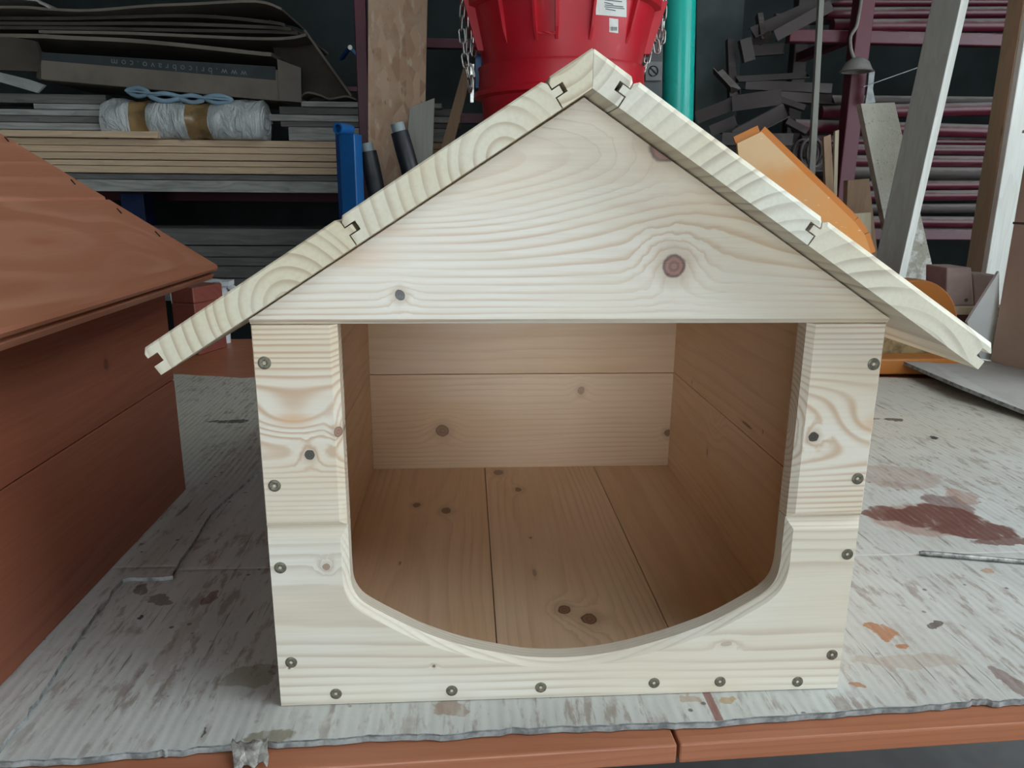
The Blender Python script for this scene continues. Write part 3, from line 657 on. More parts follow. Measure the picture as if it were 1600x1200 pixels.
for g, (a, c_, m_) in enumerate((((624, 206), (640, 262), (655, 330)), ((575, 237), (585, 285), (597, 345)))):
    Yg = Yh+.02+.05*g; A_, B_, C_ = [PL(*p, Yg) for p in (a, c_, m_)]
    up = (A_-B_).normalized()
    H(MB().tube([A_, A_.lerp(B_, .5), B_, C_], [.0255, .027, .027, .027], 20), 'grip', rubber, smooth=40)
    H(MB().tube([A_-up*.01, A_+up*.024], .0195, 18), 'tube_end', simple('grey_cap', (.30, .36, .37), .5), smooth=40)
    H(MB().tube([C_+up*.02, C_+Vector((.01, .02, -.25)), Vector((pt.x+.05, Yh+.05, FZ+.1))], .019, 12), 'handlebar', blue, smooth=40)
H(MB().box((pt.x-.08, Yh-.08, FZ), (pt.x+.18, Yh+.1, FZ+.07)), 'base', blue_dark, bevel=.006)

# pale plank and brown plank leaning
standing('leaning_plank', (640, 168), (679, 153), (675, 270), (632, 270), 1.96, .022, greyz, 'short pale grey plank leaning upright against the chipboard strip', 'plank', lean=-.02, bevel=.001)
# OSB board
standing('osb_board', (575, -60), (669, -60), (662, 300), (575, 300), 2.04, .018, osb, 'tall strand board offcut standing on edge between rack and red chute', 'board', bevel=.001)

# ------------------------------------------------------------------ red rubble chute sections with chains
Yc = 1.95; cx = PL(877, 120, Yc).x
def zat(y, r=.27): return PL(877, y, Yc-r).z
sc = (PL(900, 100, Yc)-PL(800, 100, Yc)).length/100
def section(zrim, name, label, full):
    r0 = .19; rim = .136*sc*1000/1.0 if False else 134*sc
    t = thing(name, (cx, Yc, zrim-.62), label, 'chute', 'stacked red chute sections')
    pr = [(r0-.02, 0), (r0, 0), (rim*.93, .53), (rim*1.015, .535), (rim*1.02, .548), (rim*.965, .556), (rim*.955, .612), (rim*.97, .62), (rim*.93, .62), (rim*.90, .53), (r0-.02, 0)]
    MB().lathe(pr, 64).build('shell', redp, t, smooth=35); return t
zr2 = zat(86)
lowS = section(zr2, 'chute_section', 'red plastic chute section with a lipped rim, holding the upper one', True)
zlow = zr2-.62
base = section(zlow+.10, 'chute_section', 'lowest red chute section standing on the workshop floor', False)
# stand under the lowest section
hgt = base.location.z-FZ
bs_ = MB().box((cx-.2, Yc-.2, FZ), (cx+.2, Yc+.2, FZ+hgt)); tag(bs_.build('pallet_block', darkb), 'dark timber block under the red chute sections', 'block')
r_t = 137*sc; r_m = 118*sc; z0 = zat(118); z1 = zat(0, .27); slope = (r_t-r_m)/(z1-zat(105))
def rz(z): return r_m+(z-zat(105))*slope
up_ = thing('chute_section', (cx, Yc, z0-.12), 'top red plastic chute section with vertical ribs and paper labels', 'chute', 'stacked red chute sections')
def U(b, nm, m=redp, **k): return loc(b, up_).build(nm, m, up_, **k)
zt = z1+.22
U(MB().lathe([(rz(z0-.12)-.01, z0-.12), (rz(z0-.12), z0-.12), (rz(z1+.02), z1+.02), (rz(z1+.02)+.018, z1+.025), (rz(z1+.02)+.02, z1+.05), (rz(zt), zt), (rz(zt)-.015, zt), (rz(z0-.12)-.01, z0-.12)], 64, (cx, Yc, 0)), 'shell', smooth=35)
def on_bin(px, py, dr=0.):
    """point of the chute wall that shows at this pixel"""
    d = ray(px, py); k = (Yc-.3-CAM.y)/d.y
    for _ in range(400):
        p = CAM+d*k
        if math.hypot(p.x-cx, p.y-Yc) <= rz(p.z)+dr: return p
        k += .0015
    return p
def rib(px, yb0, w=.006, hgt_=.016):
    pb_ = on_bin(px, yb0); ang = math.atan2(pb_.y-Yc, pb_.x-cx); b = MB(); dirv = Vector((math.cos(ang), math.sin(ang), 0)); tn = Vector((-dirv.y, dirv.x, 0))
    rings = []
    for z, h in ((pb_.z, .001), (pb_.z+.03, hgt_*.6), (z1+.03, hgt_)):
        c0 = Vector((cx, Yc, z))+dirv*(rz(z)-.002); c1 = Vector((cx, Yc, z))+dirv*(rz(z)+h); rings.append([c0-tn*w, c1-tn*w*.6, c1+tn*w*.6, c0+tn*w])
    U(b.loft(rings), 'rib')
for px, yy in ((791, 67), (838, 62), (870, 61), (922, 62), (978, 68), (752, 70)): rib(px, yy)
def patch(px0_, px1_, py0_, py1_, dr, nx=8, ny=2, skew=0.):
    rows = []
    for j in range(ny+1):
        rows.append([on_bin(px0_+(px1_-px0_)*i/nx, py0_+(py1_-py0_)*j/ny+skew*(i/nx-.5), dr) for i in range(nx+1)])
    return MB().loft(rows, False, False)
U(patch(840, 868, 49, 53, .012), 'rib')
paper = simple('label_paper', (.72, .72, .66), .6, 0, .05); ink = simple('label_ink', (.12, .13, .14), .7)
lb = U(patch(931, 979, -12, 25, .0015, skew=4), 'paper_label', paper); lb['label'] = 'large white printed label'
for (a, c_, y) in ((945, 972, 1), (944, 958, 5), (945, 974, 9), (944, 976, 12), (946, 962, 15)):
    b = patch(a, c_, y-.5, y+.8, .0025, 6, 1, 3); b.v = [tuple(Vector(p)-up_.location) for p in b.v]; b.build('print_line', ink, lb, recentre=False)
lb2 = U(patch(952, 966, 29, 51, .0015, 4, 2, 2), 'price_label', paper); lb2['label'] = 'small white barcode label'
x = 954.
while x < 964:
    w_ = random.choice((.4, .7)); b = patch(x, x+w_, 42, 48, .0028, 1, 1, .3); b.v = [tuple(Vector(p)-up_.location) for p in b.v]; b.build('print_line', ink, lb2, recentre=False); x += w_+random.choice((.4, .8))
for sgn, xx in ((1, 1006), (-1, 746)):
    ang = math.radians(-8 if sgn > 0 else 188); d = Vector((math.cos(ang), math.sin(ang), 0)); tn = Vector((-d.y, d.x, 0)); zb = zat(78, .1); rr_ = rz(zb)
    b = MB().prism([Vector((cx, Yc, zb))+d*(rr_-.004)-tn*.03, Vector((cx, Yc, zb))+d*(rr_+.016)-tn*.03, Vector((cx, Yc, z1+.05))+d*(rz(z1+.05)+.028)-tn*.03, Vector((cx, Yc, z1+.05))+d*(rz(z1+.05)-.004)-tn*.03], tn*.06); U(b, 'hook_bracket')
# blue strap between chain and chute
# chains
def link_mesh():
    b = MB(); L = .021; r = .0085; path = []
    for i in range(9): a = math.pi*i/8; path.append((r*math.cos(a), 0, L-r+r*math.sin(a)))
    for i in range(9): a = math.pi+math.pi*i/8; path.append((r*math.cos(a), 0, -(L-r)+r*math.sin(a)))
    b.tube(path, .0026, 7, True); return b
lm = link_mesh().build('link', steel, None, smooth=60, recentre=False).data
bpy.data.objects.remove(bpy.data.objects['link'])
def chain(strands, Y, label, s=1.0):
    p0 = PL(*strands[0][0], Y); t = thing('steel_chain', p0, label, 'chain', 'chains hanging beside the red chute')
    for st in strands:
        P = [PL(x, y, Y+random.uniform(-.012, .012)) for x, y in st]; k = 0
        seg = []; step = .0335*s
        dist = [0]
        for i in range(len(P)-1): dist.append(dist[-1]+(P[i+1]-P[i]).length)
        n = max(1, int(dist[-1]/step))
        def at(d):
            for i in range(len(P)-1):
                if d <= dist[i+1] or i == len(P)-2: return P[i].lerp(P[i+1], (d-dist[i])/max(1e-6, dist[i+1]-dist[i]))
        for i in range(n):
            a, c_ = at(i*step), at((i+1)*step); d = (c_-a).normalized()
            q = d.to_track_quat('Z', 'X'); o = bpy.data.objects.new('link', lm); COL.objects.link(o); o.parent = t
            o.location = (a+c_)/2-p0; o.rotation_mode = 'QUATERNION'
            o.rotation_quaternion = q @ Matrix.Rotation((i % 2)*math.pi/2+random.uniform(-.3, .3)+.4, 3, 'Z').to_quaternion(); o.scale = (s, s, s)
    return t
chain([[(737, -30), (722, 10), (721, 50), (726, 92), (733, 125), (736, 150)], [(738, -12), (732, 28), (733, 60), (731, 95), (739, 122)], [(744, 30), (744, 62), (738, 98)], [(737, 120), (735, 152)]], 1.90, 'steel chain hanging between the strand board and red chute', 1.02)
chain([[(1018, -14), (1020, 20), (1024, 60), (1029, 92)], [(1029, -14), (1031, 22), (1033, 48), (1029, 92)], [(1039, -10), (1036, 40), (1034, 68)], [(1018, 40), (1014, 80), (1004, 122)], [(1012, -12), (1020, 40), (1023, 68)]], 1.90, 'steel chain hanging between the red chute and teal pipe', 1.02)
b = MB().prism([PL(735, 100, 1.93), PL(741, 100, 1.93), PL(740, 160, 1.93), PL(735, 160, 1.93)], (0, .004, 0)); tag(b.build('latch_strip', steel), 'short galvanised latch strip under the left chain', 'strip')
b = MB().box(tuple(PL(743, 137, 1.99)), tuple(PL(752, 78, 1.99)+Vector((0, .03, 0)))); tag(b.build('blue_bracket', blue), 'small bright blue bracket behind the chain, touching the red chute', 'bracket')
# teal pipe
tpA = PL(1064, -90, 2.15); tpB = PL(1059, 165, 2.15); tpB = tpA+(tpB-tpA)*((FZ-tpA.z)/(tpB.z-tpA.z))
tag(MB().tube([tpA, tpB], .0525, 28).build('teal_pipe', teal, smooth=50), 'glossy teal plastic pipe standing upright beside the red chute', 'pipe')
# leaning brown plank
standing('brown_plank', (727, 95), (738, 110), (708, 228), (690, 226), 2.18, .02, brownz, 'narrow brown plank leaning behind the chain and red chute', 'plank')
# pale switch box on a grey panel
pan = simple('grey_panel', (.22, .235, .235), .7, 0, .12, 3)
standing('wall_panel', (1000, -60), (1050, -60), (1046, 170), (998, 170), 2.55, .02, pan, 'light grey panel standing behind the right chain', 'panel')
sb_ = thing('switch_box', PL(1020, 126, 2.54), 'pale switch box with a round dial on the grey panel', 'switch box')
loc(MB().prism([PL(1008, 96, 2.535), PL(1035, 96, 2.535), PL(1034, 126, 2.535), PL(1008, 126, 2.535)], (0, .02, 0)), sb_).build('body', simple('pale_box', (.42, .43, .42), .6), sb_, bevel=.003)
pc = PL(1021, 111, 2.533); loc(MB().tube([(pc.x+.018*math.cos(i*.393), 2.533, pc.z+.018*math.sin(i*.393)) for i in range(16)], .0018, 6, True), sb_).build('dial', rubber, sb_)
loc(MB().bar((pc.x-.012, 2.533, pc.z+.012), (pc.x+.012, 2.533, pc.z-.01), .003, .003, (0, 1, 0)), sb_).build('pointer', rubber, sb_)
dkp = simple('dark_green_panel', (.085, .105, .10), .8, 0, .2, 3)
standing('dark_sheet', (1090, -60), (1168, -60), (1150, 190), (1086, 190), 2.85, .02, dkp, 'dark greenish sheet standing between teal pipe and steel rack', 'panel')

# ------------------------------------------------------------------ left storage rack with timber
YS = 2.42
def Zp(y, Y=YS, x=300): return PL(x, y, Y).z
def Xp(x, Y=YS, y=200): return PL(x, y, Y).x
rkL = thing('storage_rack', (Xp(573)-1.0, YS+.3, FZ), 'maroon steel storage rack holding timber and cardboard', 'rack')
def RL(b, nm, m=maroon_clean, **k): return loc(b, rkL).build(nm, m, rkL, **k)
xr_ = Xp(573); xl_ = -2.55
for x in (xl_, xr_):
    for y in (YS-.07, YS+.55): RL(MB().box((x-.02, y, FZ), (x+.02, y+.04, 1.75)), 'post', bevel=.003)
for zt_ in (Zp(300), Zp(470), 1.45):
    for x in (xl_, xr_): RL(MB().box((x-.018, YS-.03, zt_-.04), (x+.018, YS+.55, zt_)), 'arm', bevel=.002)
    RL(MB().box((xl_, YS+.552, zt_-.04), (xr_, YS+.585, zt_)), 'beam', bevel=.002)
RL(MB().box((xr_-.05, YS+.59, Zp(75, YS+.59, 690)), (Xp(1000, YS+.59), YS+.63, Zp(60, YS+.59, 690))), 'cross_beam', maroon, bevel=.002)
RL(MB().box((xr_-.05, YS+.592, Zp(192, YS+.59, 690)), (Xp(1000, YS+.59), YS+.63, Zp(176, YS+.59, 690))), 'cross_beam', maroon, bevel=.002)
RL(MB().box((Xp(520), YS+.2, Zp(139, YS+.2)), (xr_-.02, YS+.22, Zp(131, YS+.2))), 'brace', bevel=.001)
# steel shelf sheet at the very top
tag(MB().box((xl_+.025, YS-.06, 1.4505), (xr_-.025, YS+.54, 1.46)).build('top_shelf_sheet', darkb), 'dark board laid across the top arms of the storage rack', 'board')
def board(x0, x1, y0, y1, mat, label, group, dY=0., dep=.14, zb=None):
    Y = YS+dY; b = MB().box((Xp(x0, Y, y0), Y, Zp(y1, Y)), (Xp(x1, Y, y0), Y+dep, Zp(y0, Y)-.0007))
    return tag(b.build('stacked_board', mat, bevel=.0015), label, 'board', group)
G1 = 'tan boards in the stack under the wrapped roll'
ORD = ['topmost', 'second', 'third', 'fourth', 'fifth', 'sixth', 'seventh', 'eighth', 'ninth', 'tenth', 'eleventh', 'twelfth']
for (x1, y0, y1, dy) in ((815, 218, 228.5, 0), (790, 229, 239, .004), (830, 239.5, 250, -.004), (800, 251, 259.5, .003), (820, 260, 271, .0)):
    board(-90, x1, y0, y1, tan, 'long tan board under the wrapped roll, %s of the five tan ones' % ORD[[218, 229, 239.5, 251, 260].index(y0)], G1, dy, .3)
tag(bpy.data.objects[board(-90, 245, 206, 216.5, tan, 'short tan board ending under the left of the wrapped roll', None, -.045, .03).name], 'short tan board ending beneath the taped plastic roll', 'board')
board(-90, 830, 272, 281, darkb, 'thin dark board below the tan boards in the stack', None, .012, .3)
board(-90, 830, 281.5, 300, greyb, 'thick grey weathered beam at the bottom of the timber stack', None, .0, .3)
G2 = 'grey boards lying left of the wrapped roll'
for (x0, x1, y0, y1, m, dy) in ((-90, 158, 194.5, 205.5, greyb, -.005), (-90, 172, 184, 194, darkb, .02), (-90, 168, 174, 183.5, greyb, .03), (52, 156, 165, 173.5, greyb, .02), (-90, 165, 150, 164.5, darkb, .06)):
    if x0 == 52: board(x0, x1, y0, y1, m, 'short grey board on top of boards left of the wrapped roll', None, dy)
    else: board(x0, x1, y0, y1, m, 'grey board piled left of the wrapped roll, %s' % {194.5: 'lowest of the pile', 184: 'second up, darker', 174: 'third up', 150: 'dark top one under the carton'}[y0], G2, dy)
board(450, 705, 196, 217.5, greyb, 'wide pale board between the wrapped roll and rack post', None, -.012, .13)
G3 = 'dark boards piled right of the wrapped roll'
for (x0, x1, y0, y1, m, dy) in ((438, 720, 187, 195.7, darkb, .02), (420, 720, 176.5, 186.7, greyb, .01), (436, 720, 164, 176, darkb, .04)):
    board(x0, x1, y0, y1, m, 'dusty board piled right of the wrapped roll, %s' % {187: 'dark lowest one', 176.5: 'paler middle one', 164: 'dark upper one'}[y0], G3, dy)
board(470, 690, 155, 163.6, greyb, 'pale narrow board on top of the pile beside the rack post', None, .0)
G4 = 'grey boards on the lower rack arms'
for kq, (y0, y1, dy) in enumerate(((357, 382.5, 0), (383.5, 401, .01), (402, 415, .0), (415.5, 434, .006), (435, 452, .0), (452.5, 470, .0))):
    board(-90, 760, y0, y1, darkb, 'grey board on the lower rack arms, %s of its stack' % ORD[kq], G4, dy, .3)
b = MB().box((Xp(175, YS+.2), YS+.2, Zp(357.3, YS)), (Xp(212, YS+.2), YS+.3, Zp(303, YS+.2))); tag(b.build('blue_tool_case', simple('navy_case', (.006, .025, .11), .5), bevel=.003), 'dark blue case standing between the two timber stacks', 'case')
# blue folding bracket with a bolt by the post
fb = thing('blue_hinge_arm', PL(550, 100, YS+.1), 'small blue hinged arm with a bolt beside the rack post', 'arm')
Yf = YS+.12
for a, c_, m in (((547, 74), (570, 98), blue), ((546, 75), (534, 92), blue_dark)):
    loc(MB().bar(PL(*a, Yf), PL(*c_, Yf+(.05 if m is blue_dark else 0)), .01, .022, (0, 1, 0)), fb).build('bar', m, fb)
pb_ = PL(547, 74, Yf-.012); loc(MB().tube([pb_, pb_+Vector((0, .02, 0))], .0085, 12), fb).build('bolt', steel, fb)

# wrapped roll of plastic with two bands of brown tape
Yr = YS+.02; ra = 32*(PL(300, 180, Yr)-PL(200, 180, Yr)).length/100
xa, xb = Xp(166, Yr), Xp(418, Yr); zc = Zp(217.7, YS)+ra*.86
roll = thing('wrapped_roll', ((xa+xb)/2, Yr, zc-ra*.86), 'roll wrapped in cloudy plastic with two bands of brown tape', 'roll')
def rollring(x, r, n=28, w=.09):
    out = []
    for i in range(n):
        a = 2*math.pi*i/n; k = r*(1+w*math.sin(3*a+x*21)*math.sin(x*33+a)+.03*math.sin(7*a+x*60)); z = k*math.sin(a)
        out.append((x, Yr+k*math.cos(a), zc+max(z, -ra*.86)))
    return out
N_ = 46; rings = []
for i in range(N_+1):
    x = xa+(xb-xa)*i/N_; u = i/N_; pinch = 1-.16*math.exp(-((u-.24)/.06)**2)-.14*math.exp(-((u-.62)/.07)**2)-.12*max(0, (.06-u)/.06)
    rings.append(rollring(x, ra*pinch))
loc(MB().loft(rings), roll).build('wrapping', wrap, roll, smooth=70)
for u0, u1 in ((.185, .295), (.54, .68)):
    rg_ = []
    for i in range(9):
        u = u0+(u1-u0)*i/8; x = xa+(xb-xa)*u; pinch = 1-.16*math.exp(-((u-.24)/.06)**2)-.14*math.exp(-((u-.62)/.07)**2); rg_.append(rollring(x, ra*pinch*1.022))
    loc(MB().loft(rg_, False), roll).build('tape_band', tape, roll, smooth=70)
sp_ = [(xb+.003, Yr+(ra*(.92-.016*i))*math.cos(i*.35), zc+(ra*(.92-.016*i))*math.sin(i*.35)*.86) for i in range(48)]
loc(MB().tube(sp_, .0035, 6), roll).build('rolled_end', wrap, roll, smooth=60)
roll.rotation_euler = (0, 0, -.07)
# pale blue plastic strip with holes on the roll
pbm = simple('pale_blue_plastic', (.26, .38, .46), .4, 0, .15, 9)
b = MB()
for (ax, ay, bx_, by) in ((198, 137, 232, 150), (232, 146, 280, 158), (280, 149, 318, 160), (318, 149, 362, 161)):
    p = [PL(ax, (ay+by)/2-2, Yr-.05), PL((ax+bx_)/2, ay, Yr-.05), PL(bx_, (ay+by)/2+1, Yr-.05), PL((ax+bx_)/2, by, Yr-.05)]
    b.tube(catmull([tuple(q) for q in p+[p[0]]], 5)[:-1], .0085, 8, True)
b.bar(PL(200, 143, Yr-.04), PL(362, 157, Yr-.04), .05, .006)
tag(b.build('plastic_strip', pbm, smooth=50), 'pale blue looped plastic strip lying on top of the wrapped roll', 'strip')

# flat carton with dark printed band (lettering upside down)
Yb = YS-.02
A_, B_, C_, D_ = PL(62, 81, Yb), PL(436, 109, Yb), PL(438, 158, Yb), PL(62, 124, Yb)
fc = thing('flat_carton', ((A_+C_)/2).lerp(Vector((0, 0, 0)), 0), 'flat brown carton with dark band and upside-down web address lettering', 'carton')
loc(MB().prism([A_, B_, C_, D_], (0, .38, 0)), fc).build('body', cardboard, fc, bevel=.003)
ux = (B_-A_).normalized(); uz = Vector((-ux.z, 0, ux.x)); hh = (A_-D_).length; ww = (B_-A_).length
def face(u, v, off=0.): return D_+ux*(u*ww)+uz*(v*hh)+Vector((0, -off, 0))
bandm = simple('printed_band', (.035, .042, .045), .7, 0, .1)
band = loc(MB().prism([face(.004, .70, .0006), face(.995, .60, .0006), face(.995, 1.10, .0006), face(.004, .985, .0006)], (0, .0008, 0)), fc).build('printed_band', bandm, fc)
band['label'] = 'dark printed band'
fcv = bpy.data.curves.new('txt', 'FONT'); fcv.body = 'www.bricobravo.com'; fcv.size = 1; fcv.space_character = 1.75; fcv.align_x = 'LEFT'
to = bpy.data.objects.new('txt', fcv); COL.objects.link(to); bpy.context.view_layer.update()
me = bpy.data.meshes.new_from_object(to.evaluated_get(bpy.context.evaluated_depsgraph_get())); bpy.data.objects.remove(to)
xs = [v.co.x for v in me.vertices]; wtx = max(xs)-min(xs); p0 = PL(386, 111, Yb); p1 = PL(174, 92, Yb); dx = (p1-p0); sc_t = dx.length/wtx; e_x = dx.normalized(); e_y = Vector((-e_x.z, 0, e_x.x))
for v in me.vertices:
    q = p0+e_x*((v.co.x-min(xs))*sc_t)+e_y*(v.co.y*sc_t); v.co = q+Vector((0, -.0012, 0))-fc.location
me.name = 'printed_lettering'; me.materials.clear(); me.materials.append(simple('print_grey', (.20, .215, .21), .7)); tx = bpy.data.objects.new('printed_lettering', me); COL.objects.link(tx); tx.parent = band
loc(MB().prism([PL(433, 92, Yb-.01), PL(470, 106, Yb-.012), PL(471, 160, Yb-.012), PL(437, 157, Yb-.01)], (0, .006, 0)), fc).build('end_flap', cardboard, fc)
loc(MB().prism([PL(56, 78, Yb-.006), PL(62, 79, Yb-.006), PL(63, 125, Yb-.006), PL(57, 121, Yb-.006)], (0, .2, 0)), fc).build('end_flap', cardboard_dark, fc)
# flattened cardboard sheets piled over it
def sheet(pts, th_px, Y, dep, mat, label, rise=.02, group=None):
    th = th_px*(PL(100, 50, Y)-PL(0, 50, Y)).length/100
    P = [PL(x, y, Y) for x, y in (catmull(pts, 4))]
    b = MB(); r = []
    for p in P: r.append([p, p+Vector((0, dep, rise)), p+Vector((0, dep, rise-th)), p-Vector((0, 0, th))])
    b.loft(r); return tag(b.build('flattened_carton', mat, smooth=30), label, 'cardboard', group)
sheet([(-90, 52), (50, 53), (110, 56), (200, 60), (300, 69), (400, 80), (424, 82)], 6, YS-.03, .45, cardboard, 'flattened carton sheet lying directly on the banded carton', .012)
sheet([(60, 47), (180, 49), (260, 52), (400, 58), (452, 57), (478, 52)], 4.5, YS+.0, .45, cardboard, 'flattened carton sheet with a torn right corner above the banded carton', .012)
G5 = 'dark cartons flattened at the top of the pile'
for k, (pts, Yo) in enumerate((([(-90, 40), (100, 41), (250, 44), (420, 47), (465, 49)], .03), ([(-90, 33), (100, 34), (250, 34), (400, 39), (455, 43)], .02), ([(-90, 25), (100, 26), (300, 22), (420, 32), (445, 37)], .04))):
    sheet(pts, 5, YS+Yo, .45, cardboard_dark, 'dark flattened carton in the cardboard pile, %s of the three dark ones' % ('lowest', 'middle', 'uppermost')[k], .012, G5)
sheet([(-90, 10), (30, 9), (75, 12), (140, 14), (230, 7), (300, 4), (400, 0), (440, 12)], 4, YS-.04, .4, cardboard, 'wavy flattened carton on top of the cardboard pile', .01)
sheet([(-90, -6), (40, -4), (62, 2), (76, 9)], 4, YS-.05, .4, simple('pale_card', (.42, .40, .36), .8), 'pale curled card sheet on the top left of the pile', .0)
slab('slanted_carton', [(420, 30), (478, 52), (520, 110), (552, 152), (474, 160), (472, 108), (430, 95)], YS+.10, .012, cardboard_dark, 'dark slanted carton flap hanging off the end of the cardboard pile', 'cardboard', lean=.12)
b = MB(); b.bar(PL(476, 47, YS+.05), PL(549, 150, YS+.09), .008, .014, (0, 1, 0)); tag(b.build('torn_card_strip', cardboard, bevel=.001), 'thin torn cardboard strip along the slanted flap edge', 'cardboard')
slab('folded_card', [(-90, 58), (20, 58), (55, 64), (62, 84), (59, 112), (-90, 105)], YS-.035, .02, cardboard_dark, 'brown folded card wedged left of the banded carton', 'cardboard')
slab('card_flap', [(-90, 108), (0, 113), (45, 124), (70, 133), (58, 145), (0, 128), (-90, 112)], YS-.05, .012, simple('pale_card_b', (.40, .41, .38), .8), 'pale card flap poking out left below the banded carton', 'cardboard')
sheet([(470, 150), (480, 143), (500, 147), (515, 153), (540, 149), (556, 154)], 3, YS+.0, .12, cardboard, 'small crumpled card scrap on the pale narrow board', .0)

# ------------------------------------------------------------------ right: steel rack with scaffold tubes
YR = 2.50
rr_ = thing('tube_rack', (1.9, YR+.2, FZ), 'maroon steel rack stacked with dusty scaffold tubes', 'rack')
def RR(b, nm, m=maroon_clean, **k): return loc(b, rr_).build(nm, m, rr_, **k)
pp0 = PL(1352, 0, YR-.12); pp1 = PL(1322, 330, YR-.12); xm = (pp0.x+pp1.x)/2
xR = 3.05
for x in (xm, xR):
    RR(MB().box((x-.03, YR-.12, FZ), (x+.03, YR-.06, 1.7)), 'post', bevel=.004); RR(MB().box((x-.03, YR+.42, FZ), (x+.03, YR+.48, 1.7)), 'post', rusty, bevel=.004)
for (y0, y1) in ((51, 71), (358, 375)):
    za, zb = PL(1450, y1, YR-.04).z, PL(1450, y0, YR-.04).z
    RR(MB().box((xm-.25, YR-.055, za), (xR, YR-.01, zb)), 'beam', maroon, bevel=.004)
    if y0 > 100: RR(MB().box((xm-.25, YR+.36, za), (xR, YR+.405, zb)), 'beam', maroon, bevel=.004)
    for x in (xm, xR): RR(MB().box((x-.02, YR-.06, zb-.036), (x+.02, YR+.43, zb-.001)), 'arm', maroon_clean)
def tubeR(x0, x1, y0, y1, rpx, dy, mat, label, group):
    Y = YR+dy; a = PL(x0, y0, Y); c_ = PL(1460, y1, Y); e = a+(c_-a)*((2.95-a.x)/(c_.x-a.x)); r = rpx*.00258
    b = MB(); b.tube([a, e], r, 14)
    return tag(b.build('scaffold_tube', mat, smooth=50), label, 'tube', group)
tubes = [(1300, 3, 3, 6, .05), (1290, 21, 20, 8.2, .04), (1300, 40.5, 40, 9.5, .0), (1210, 30, 30, 8, .12), 
         (1240, 156, 158, 7.5, .1), (1282, 176, 172, 10, .0), (1240, 197, 203, 10, .0), (1250, 220, 221, 8.5, .05), (1235, 232, 234, 7.5, .0), (1290, 251, 252, 8.5, .0), (1265, 270, 271, 9.5, .0), (1300, 290, 289, 8, .02),
         (1290, 307, 305.5, 8, .0), (1285, 327, 326, 8, .03), (1290, 346, 347, 9, .0)]
GT = 'scaffold tubes stacked on the right rack'; nm_ = [0, 0]
for i, (x0, y0, y1, r, dy) in enumerate(tubes):
    ki = 0 if i in (3, 4, 10, 13) else 1; m = rusty if i in (3, 4, 10, 13) else maroon
    if m is rusty: tubeR(x0, 1600, y0, y1, r, dy, m, 'dusty bare steel tube on the right rack, %s of the bare ones from above' % ORD[nm_[0]], 'bare steel tubes on the right rack')
    else: tubeR(x0, 1600, y0, y1, r, dy, m, 'dusty maroon scaffold tube on the right rack, %s of the maroon ones from above' % ORD[nm_[1]], GT)
    nm_[ki] += 1
# clutter of dusty channels and brackets at the tube ends
def channel(a, c_, w, Ya, Yc_, k):
    A, B = PL(*a, Ya), PL(*c_, Yc_); d = (B-A).normalized(); n = Vector((0, -1, 0)); s = d.cross(n).normalized(); n = s.cross(d).normalized()
    wv = w*.00255/2; f = .03; t = .004
    prof = [(-wv, 0), (wv, 0), (wv, f), (wv-t, f), (wv-t, t), (-wv+t, t), (-wv+t, f), (-wv, f)]
    if k % 3 == 1: prof = [(-wv, 0), (wv, 0), (wv, f), (wv-t, f), (wv-t, t), (-wv, t)]
    if k % 3 == 2: prof = [(-wv, f), (-wv, 0), (wv, 0), (wv, -f), (wv-t, -f), (wv-t, t), (-wv+t, t), (-wv+t, f)]
    b = MB().loft([[p+s*u-n*v for u, v in prof] for p in (A, B)])
    sl = abs((c_[1]-a[1])/max(1, abs(c_[0]-a[0]))); L = math.hypot(c_[0]-a[0], c_[1]-a[1])
    kind = ('channel', 'angle', 'zed section')[k % 3]; pose = 'lying level' if sl < .15 else 'sloping' if sl < .9 else 'standing steeply'
    size = 'long' if L > 95 else 'short' if L < 48 else 'medium length'
    return tag(b.build('steel_'+kind.replace(' ', '_'), rusty), 'dusty %s steel %s %s heaped at the scaffold tube ends' % (size, kind, pose), kind, 'steel offcuts in the right rack')
ch = [((1088, 184), (1146, 162), 18, 2.5, 2.45), ((1144, 162), (1221, 151), 22, 2.42, 2.36), ((1148, 214), (1228, 172), 20, 2.36, 2.32), ((1128, 217), (1239, 218), 17, 2.33, 2.33), ((1165, 132), (1300, 138), 14, 2.6, 2.6),
      ((1175, 52), (1330, -18), 17, 2.55, 2.5), ((1212, 56), (1300, 8), 16, 2.45, 2.42), ((1155, 80), (1205, 55), 14, 2.6, 2.5), ((1176, 80), (1226, 76), 17, 2.55, 2.5), ((1216, 154), (1258, 168), 8, 2.4, 2.36), ((1230, 188), (1262, 205), 9, 2.36, 2.33),
      ((1122, 112), (1150, 142), 16, 2.6, 2.5), ((1143, 60), (1146, 150), 12, 2.65, 2.62), ((1165, 60), (1172, 95), 17, 2.5, 2.5), ((1150, 124), (1260, 118), 10, 2.62, 2.62), ((1188, 20), (1194, 60), 8, 2.55, 2.52), ((1110, 205), (1150, 188), 16, 2.5, 2.5), ((1210, 150), (1300, 156), 15, 2.5, 2.5), ((1160, 195), (1160, 215), 12, 2.45, 2.45), ((1130, 237), (1270, 234), 18, 2.4, 2.4), ((1150, 262), (1290, 258), 18, 2.42, 2.42)]
for k, (a, c_, w, ya, yc) in enumerate(ch): channel(a, c_, w, ya, yc, k)
# support arms for the clutter
# ragged rope coils
b = MB(); ctr = PL(1262, 240, 2.36); pth = []
for i in range(60): a = i*.42; pth.append((ctr.x+.035*math.cos(a)+.0008*i-.02, 2.36+.02*math.sin(a*.5), ctr.z+.05*math.sin(a)))
b.tube(pth, .006, 7); tag(b.build('rope_coil', rusty, smooth=60), 'dusty rope coil hanging at the tube ends of the right rack', 'rope')
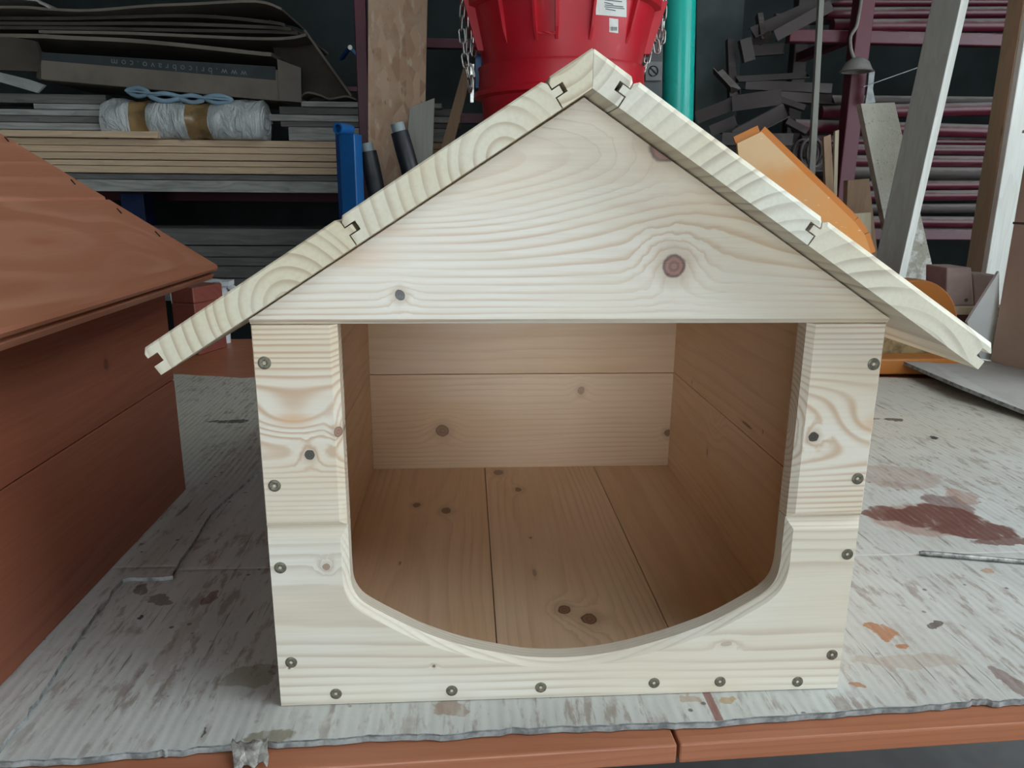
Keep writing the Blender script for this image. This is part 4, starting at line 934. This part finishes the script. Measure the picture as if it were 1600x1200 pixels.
# lamp shade cap on the post
lp = thing('lamp_shade', PL(1338, 112, 2.33), 'dusty round lamp shade hanging on a cord against the maroon post', 'lamp')
dustm = simple('dust_grey', (.30, .275, .25), .9, 0, .15, 20)
c0 = PL(1338, 112, 2.33); r_ = .055
loc(MB().lathe([(.008, .048), (.02, .046), (.04, .032), (.05, .012), (r_, .004), (r_+.006, 0), (.05, -.002), (.036, .026), (.008, .042)], 24, c0), lp).build('shade', dustm, lp, smooth=50)
loc(MB().tube([tuple(q) for q in catmull([tuple(PL(*p, 2.33)) for p in ((1336, 95), (1330, 78), (1329, 58), (1338, 42), (1341, 28), (1345, 5), (1350, -40))], 5)], .006, 8), lp).build('cord', dustm, lp, smooth=50)
# strips
gs = simple('galvanised', (.33, .34, .33), .5, .3, .2, 20)
b = MB().bar(PL(1348, 136, 2.32), PL(1450, 100, 2.30), .003, .012, (0, 1, 0)); tag(b.build('metal_strip', gs), 'thin slanting metal strip between maroon post and grey plank', 'strip')
b = MB().prism([PL(1358, 110, 2.34), PL(1367, 112, 2.34), PL(1364, 140, 2.34), PL(1368, 160, 2.34), PL(1352, 162, 2.34), PL(1356, 135, 2.34)], (0, .01, 0)); tag(b.build('hanging_tape', gs), 'short grey strap hanging behind the lamp shade', 'strap')
# timber standing in front of the rack
standing('thin_batten', (1284, -60), (1291, -60), (1273, 285), (1264, 285), 2.20, .018, greyz, 'thin grey batten standing upright before the steel channels', 'batten')
standing('short_batten', (1287, 214), (1298, 210), (1305, 322), (1291, 310), 2.15, .016, brownz, 'short ragged brown batten left of the maroon post', 'batten')
standing('pale_batten', (1305, 205), (1311, 203), (1307, 330), (1302, 330), 2.2, .012, pinez, 'narrow pale batten touching the left side of maroon post', 'batten')
standing('plaster_plank', (1345, 162), (1398, 160), (1464, 447), (1403, 447), 1.92, .03, plaster, 'plaster splashed plank leaning across behind the grey plank', 'plank', lean=.12)
standing('light_offcut', (1325, 282), (1358, 279), (1366, 350), (1322, 350), 2.06, .03, brownz, 'brown wood offcut standing behind the pale square board', 'board')
standing('square_board', (1320, 335), (1361, 332), (1361, 400), (1320, 400), 1.86, .02, pinez, 'pale square-ended board standing behind the orange plate', 'board', lean=.0)
def turned(name, top, bot, w, t, th, Y, mat, label):
    A = PL(*top, Y); B = PL(*bot, Y); B = A+(B-A)*((FZ-A.z)/(B.z-A.z)); ew = Vector((math.cos(th), -math.sin(th), 0)); et = Vector((math.sin(th), math.cos(th), 0))
    b = MB().loft([[p+ew*(u*w/2)+et*(v*t/2) for u, v in ((-1, -1), (1, -1), (1, 1), (-1, 1))] for p in (A, B)])
    o = tag(b.build(name, mat, bevel=.002), label, 'plank'); e = MB().loft([[p+ew*(w/2+k)+et*(v*t*.49) for k, v in ((-.0004, -1), (.0012, -1), (.0012, 1), (-.0004, 1))] for p in (A, B)]); loc(e, o).build('pale_edge', palez, o)['label'] = 'paler right edge'; return o  # narrow right face coloured paler than the rest of the plank
turned('grey_plank', (1485+13, -60), (1396, 397), .080, .046, math.radians(55), 1.72, greyz, 'long grey green plank leaning upright with a bright right edge')
Yq = 1.62
w0 = PL(1586, 0, Yq); w1 = PL(1577, 225, Yq); xw = (w0.x+w1.x)/2
up2 = thing('upright_post', (xw+.05, Yq+.04, FZ), 'brown square post with its bright-lit front coloured white, behind the tall carton', 'post')
loc(MB().box((xw, Yq+.0005, FZ), (xw+.09, Yq+.066, 1.6)), up2).build('post', brownz, up2, bevel=.002)
loc(MB().box((xw+.003, Yq-.022, FZ), (xw+.16, Yq, 1.6)), up2).build('lit_front', palez, up2, bevel=.002)  # front of the post, bright daylight put into its whiter colour
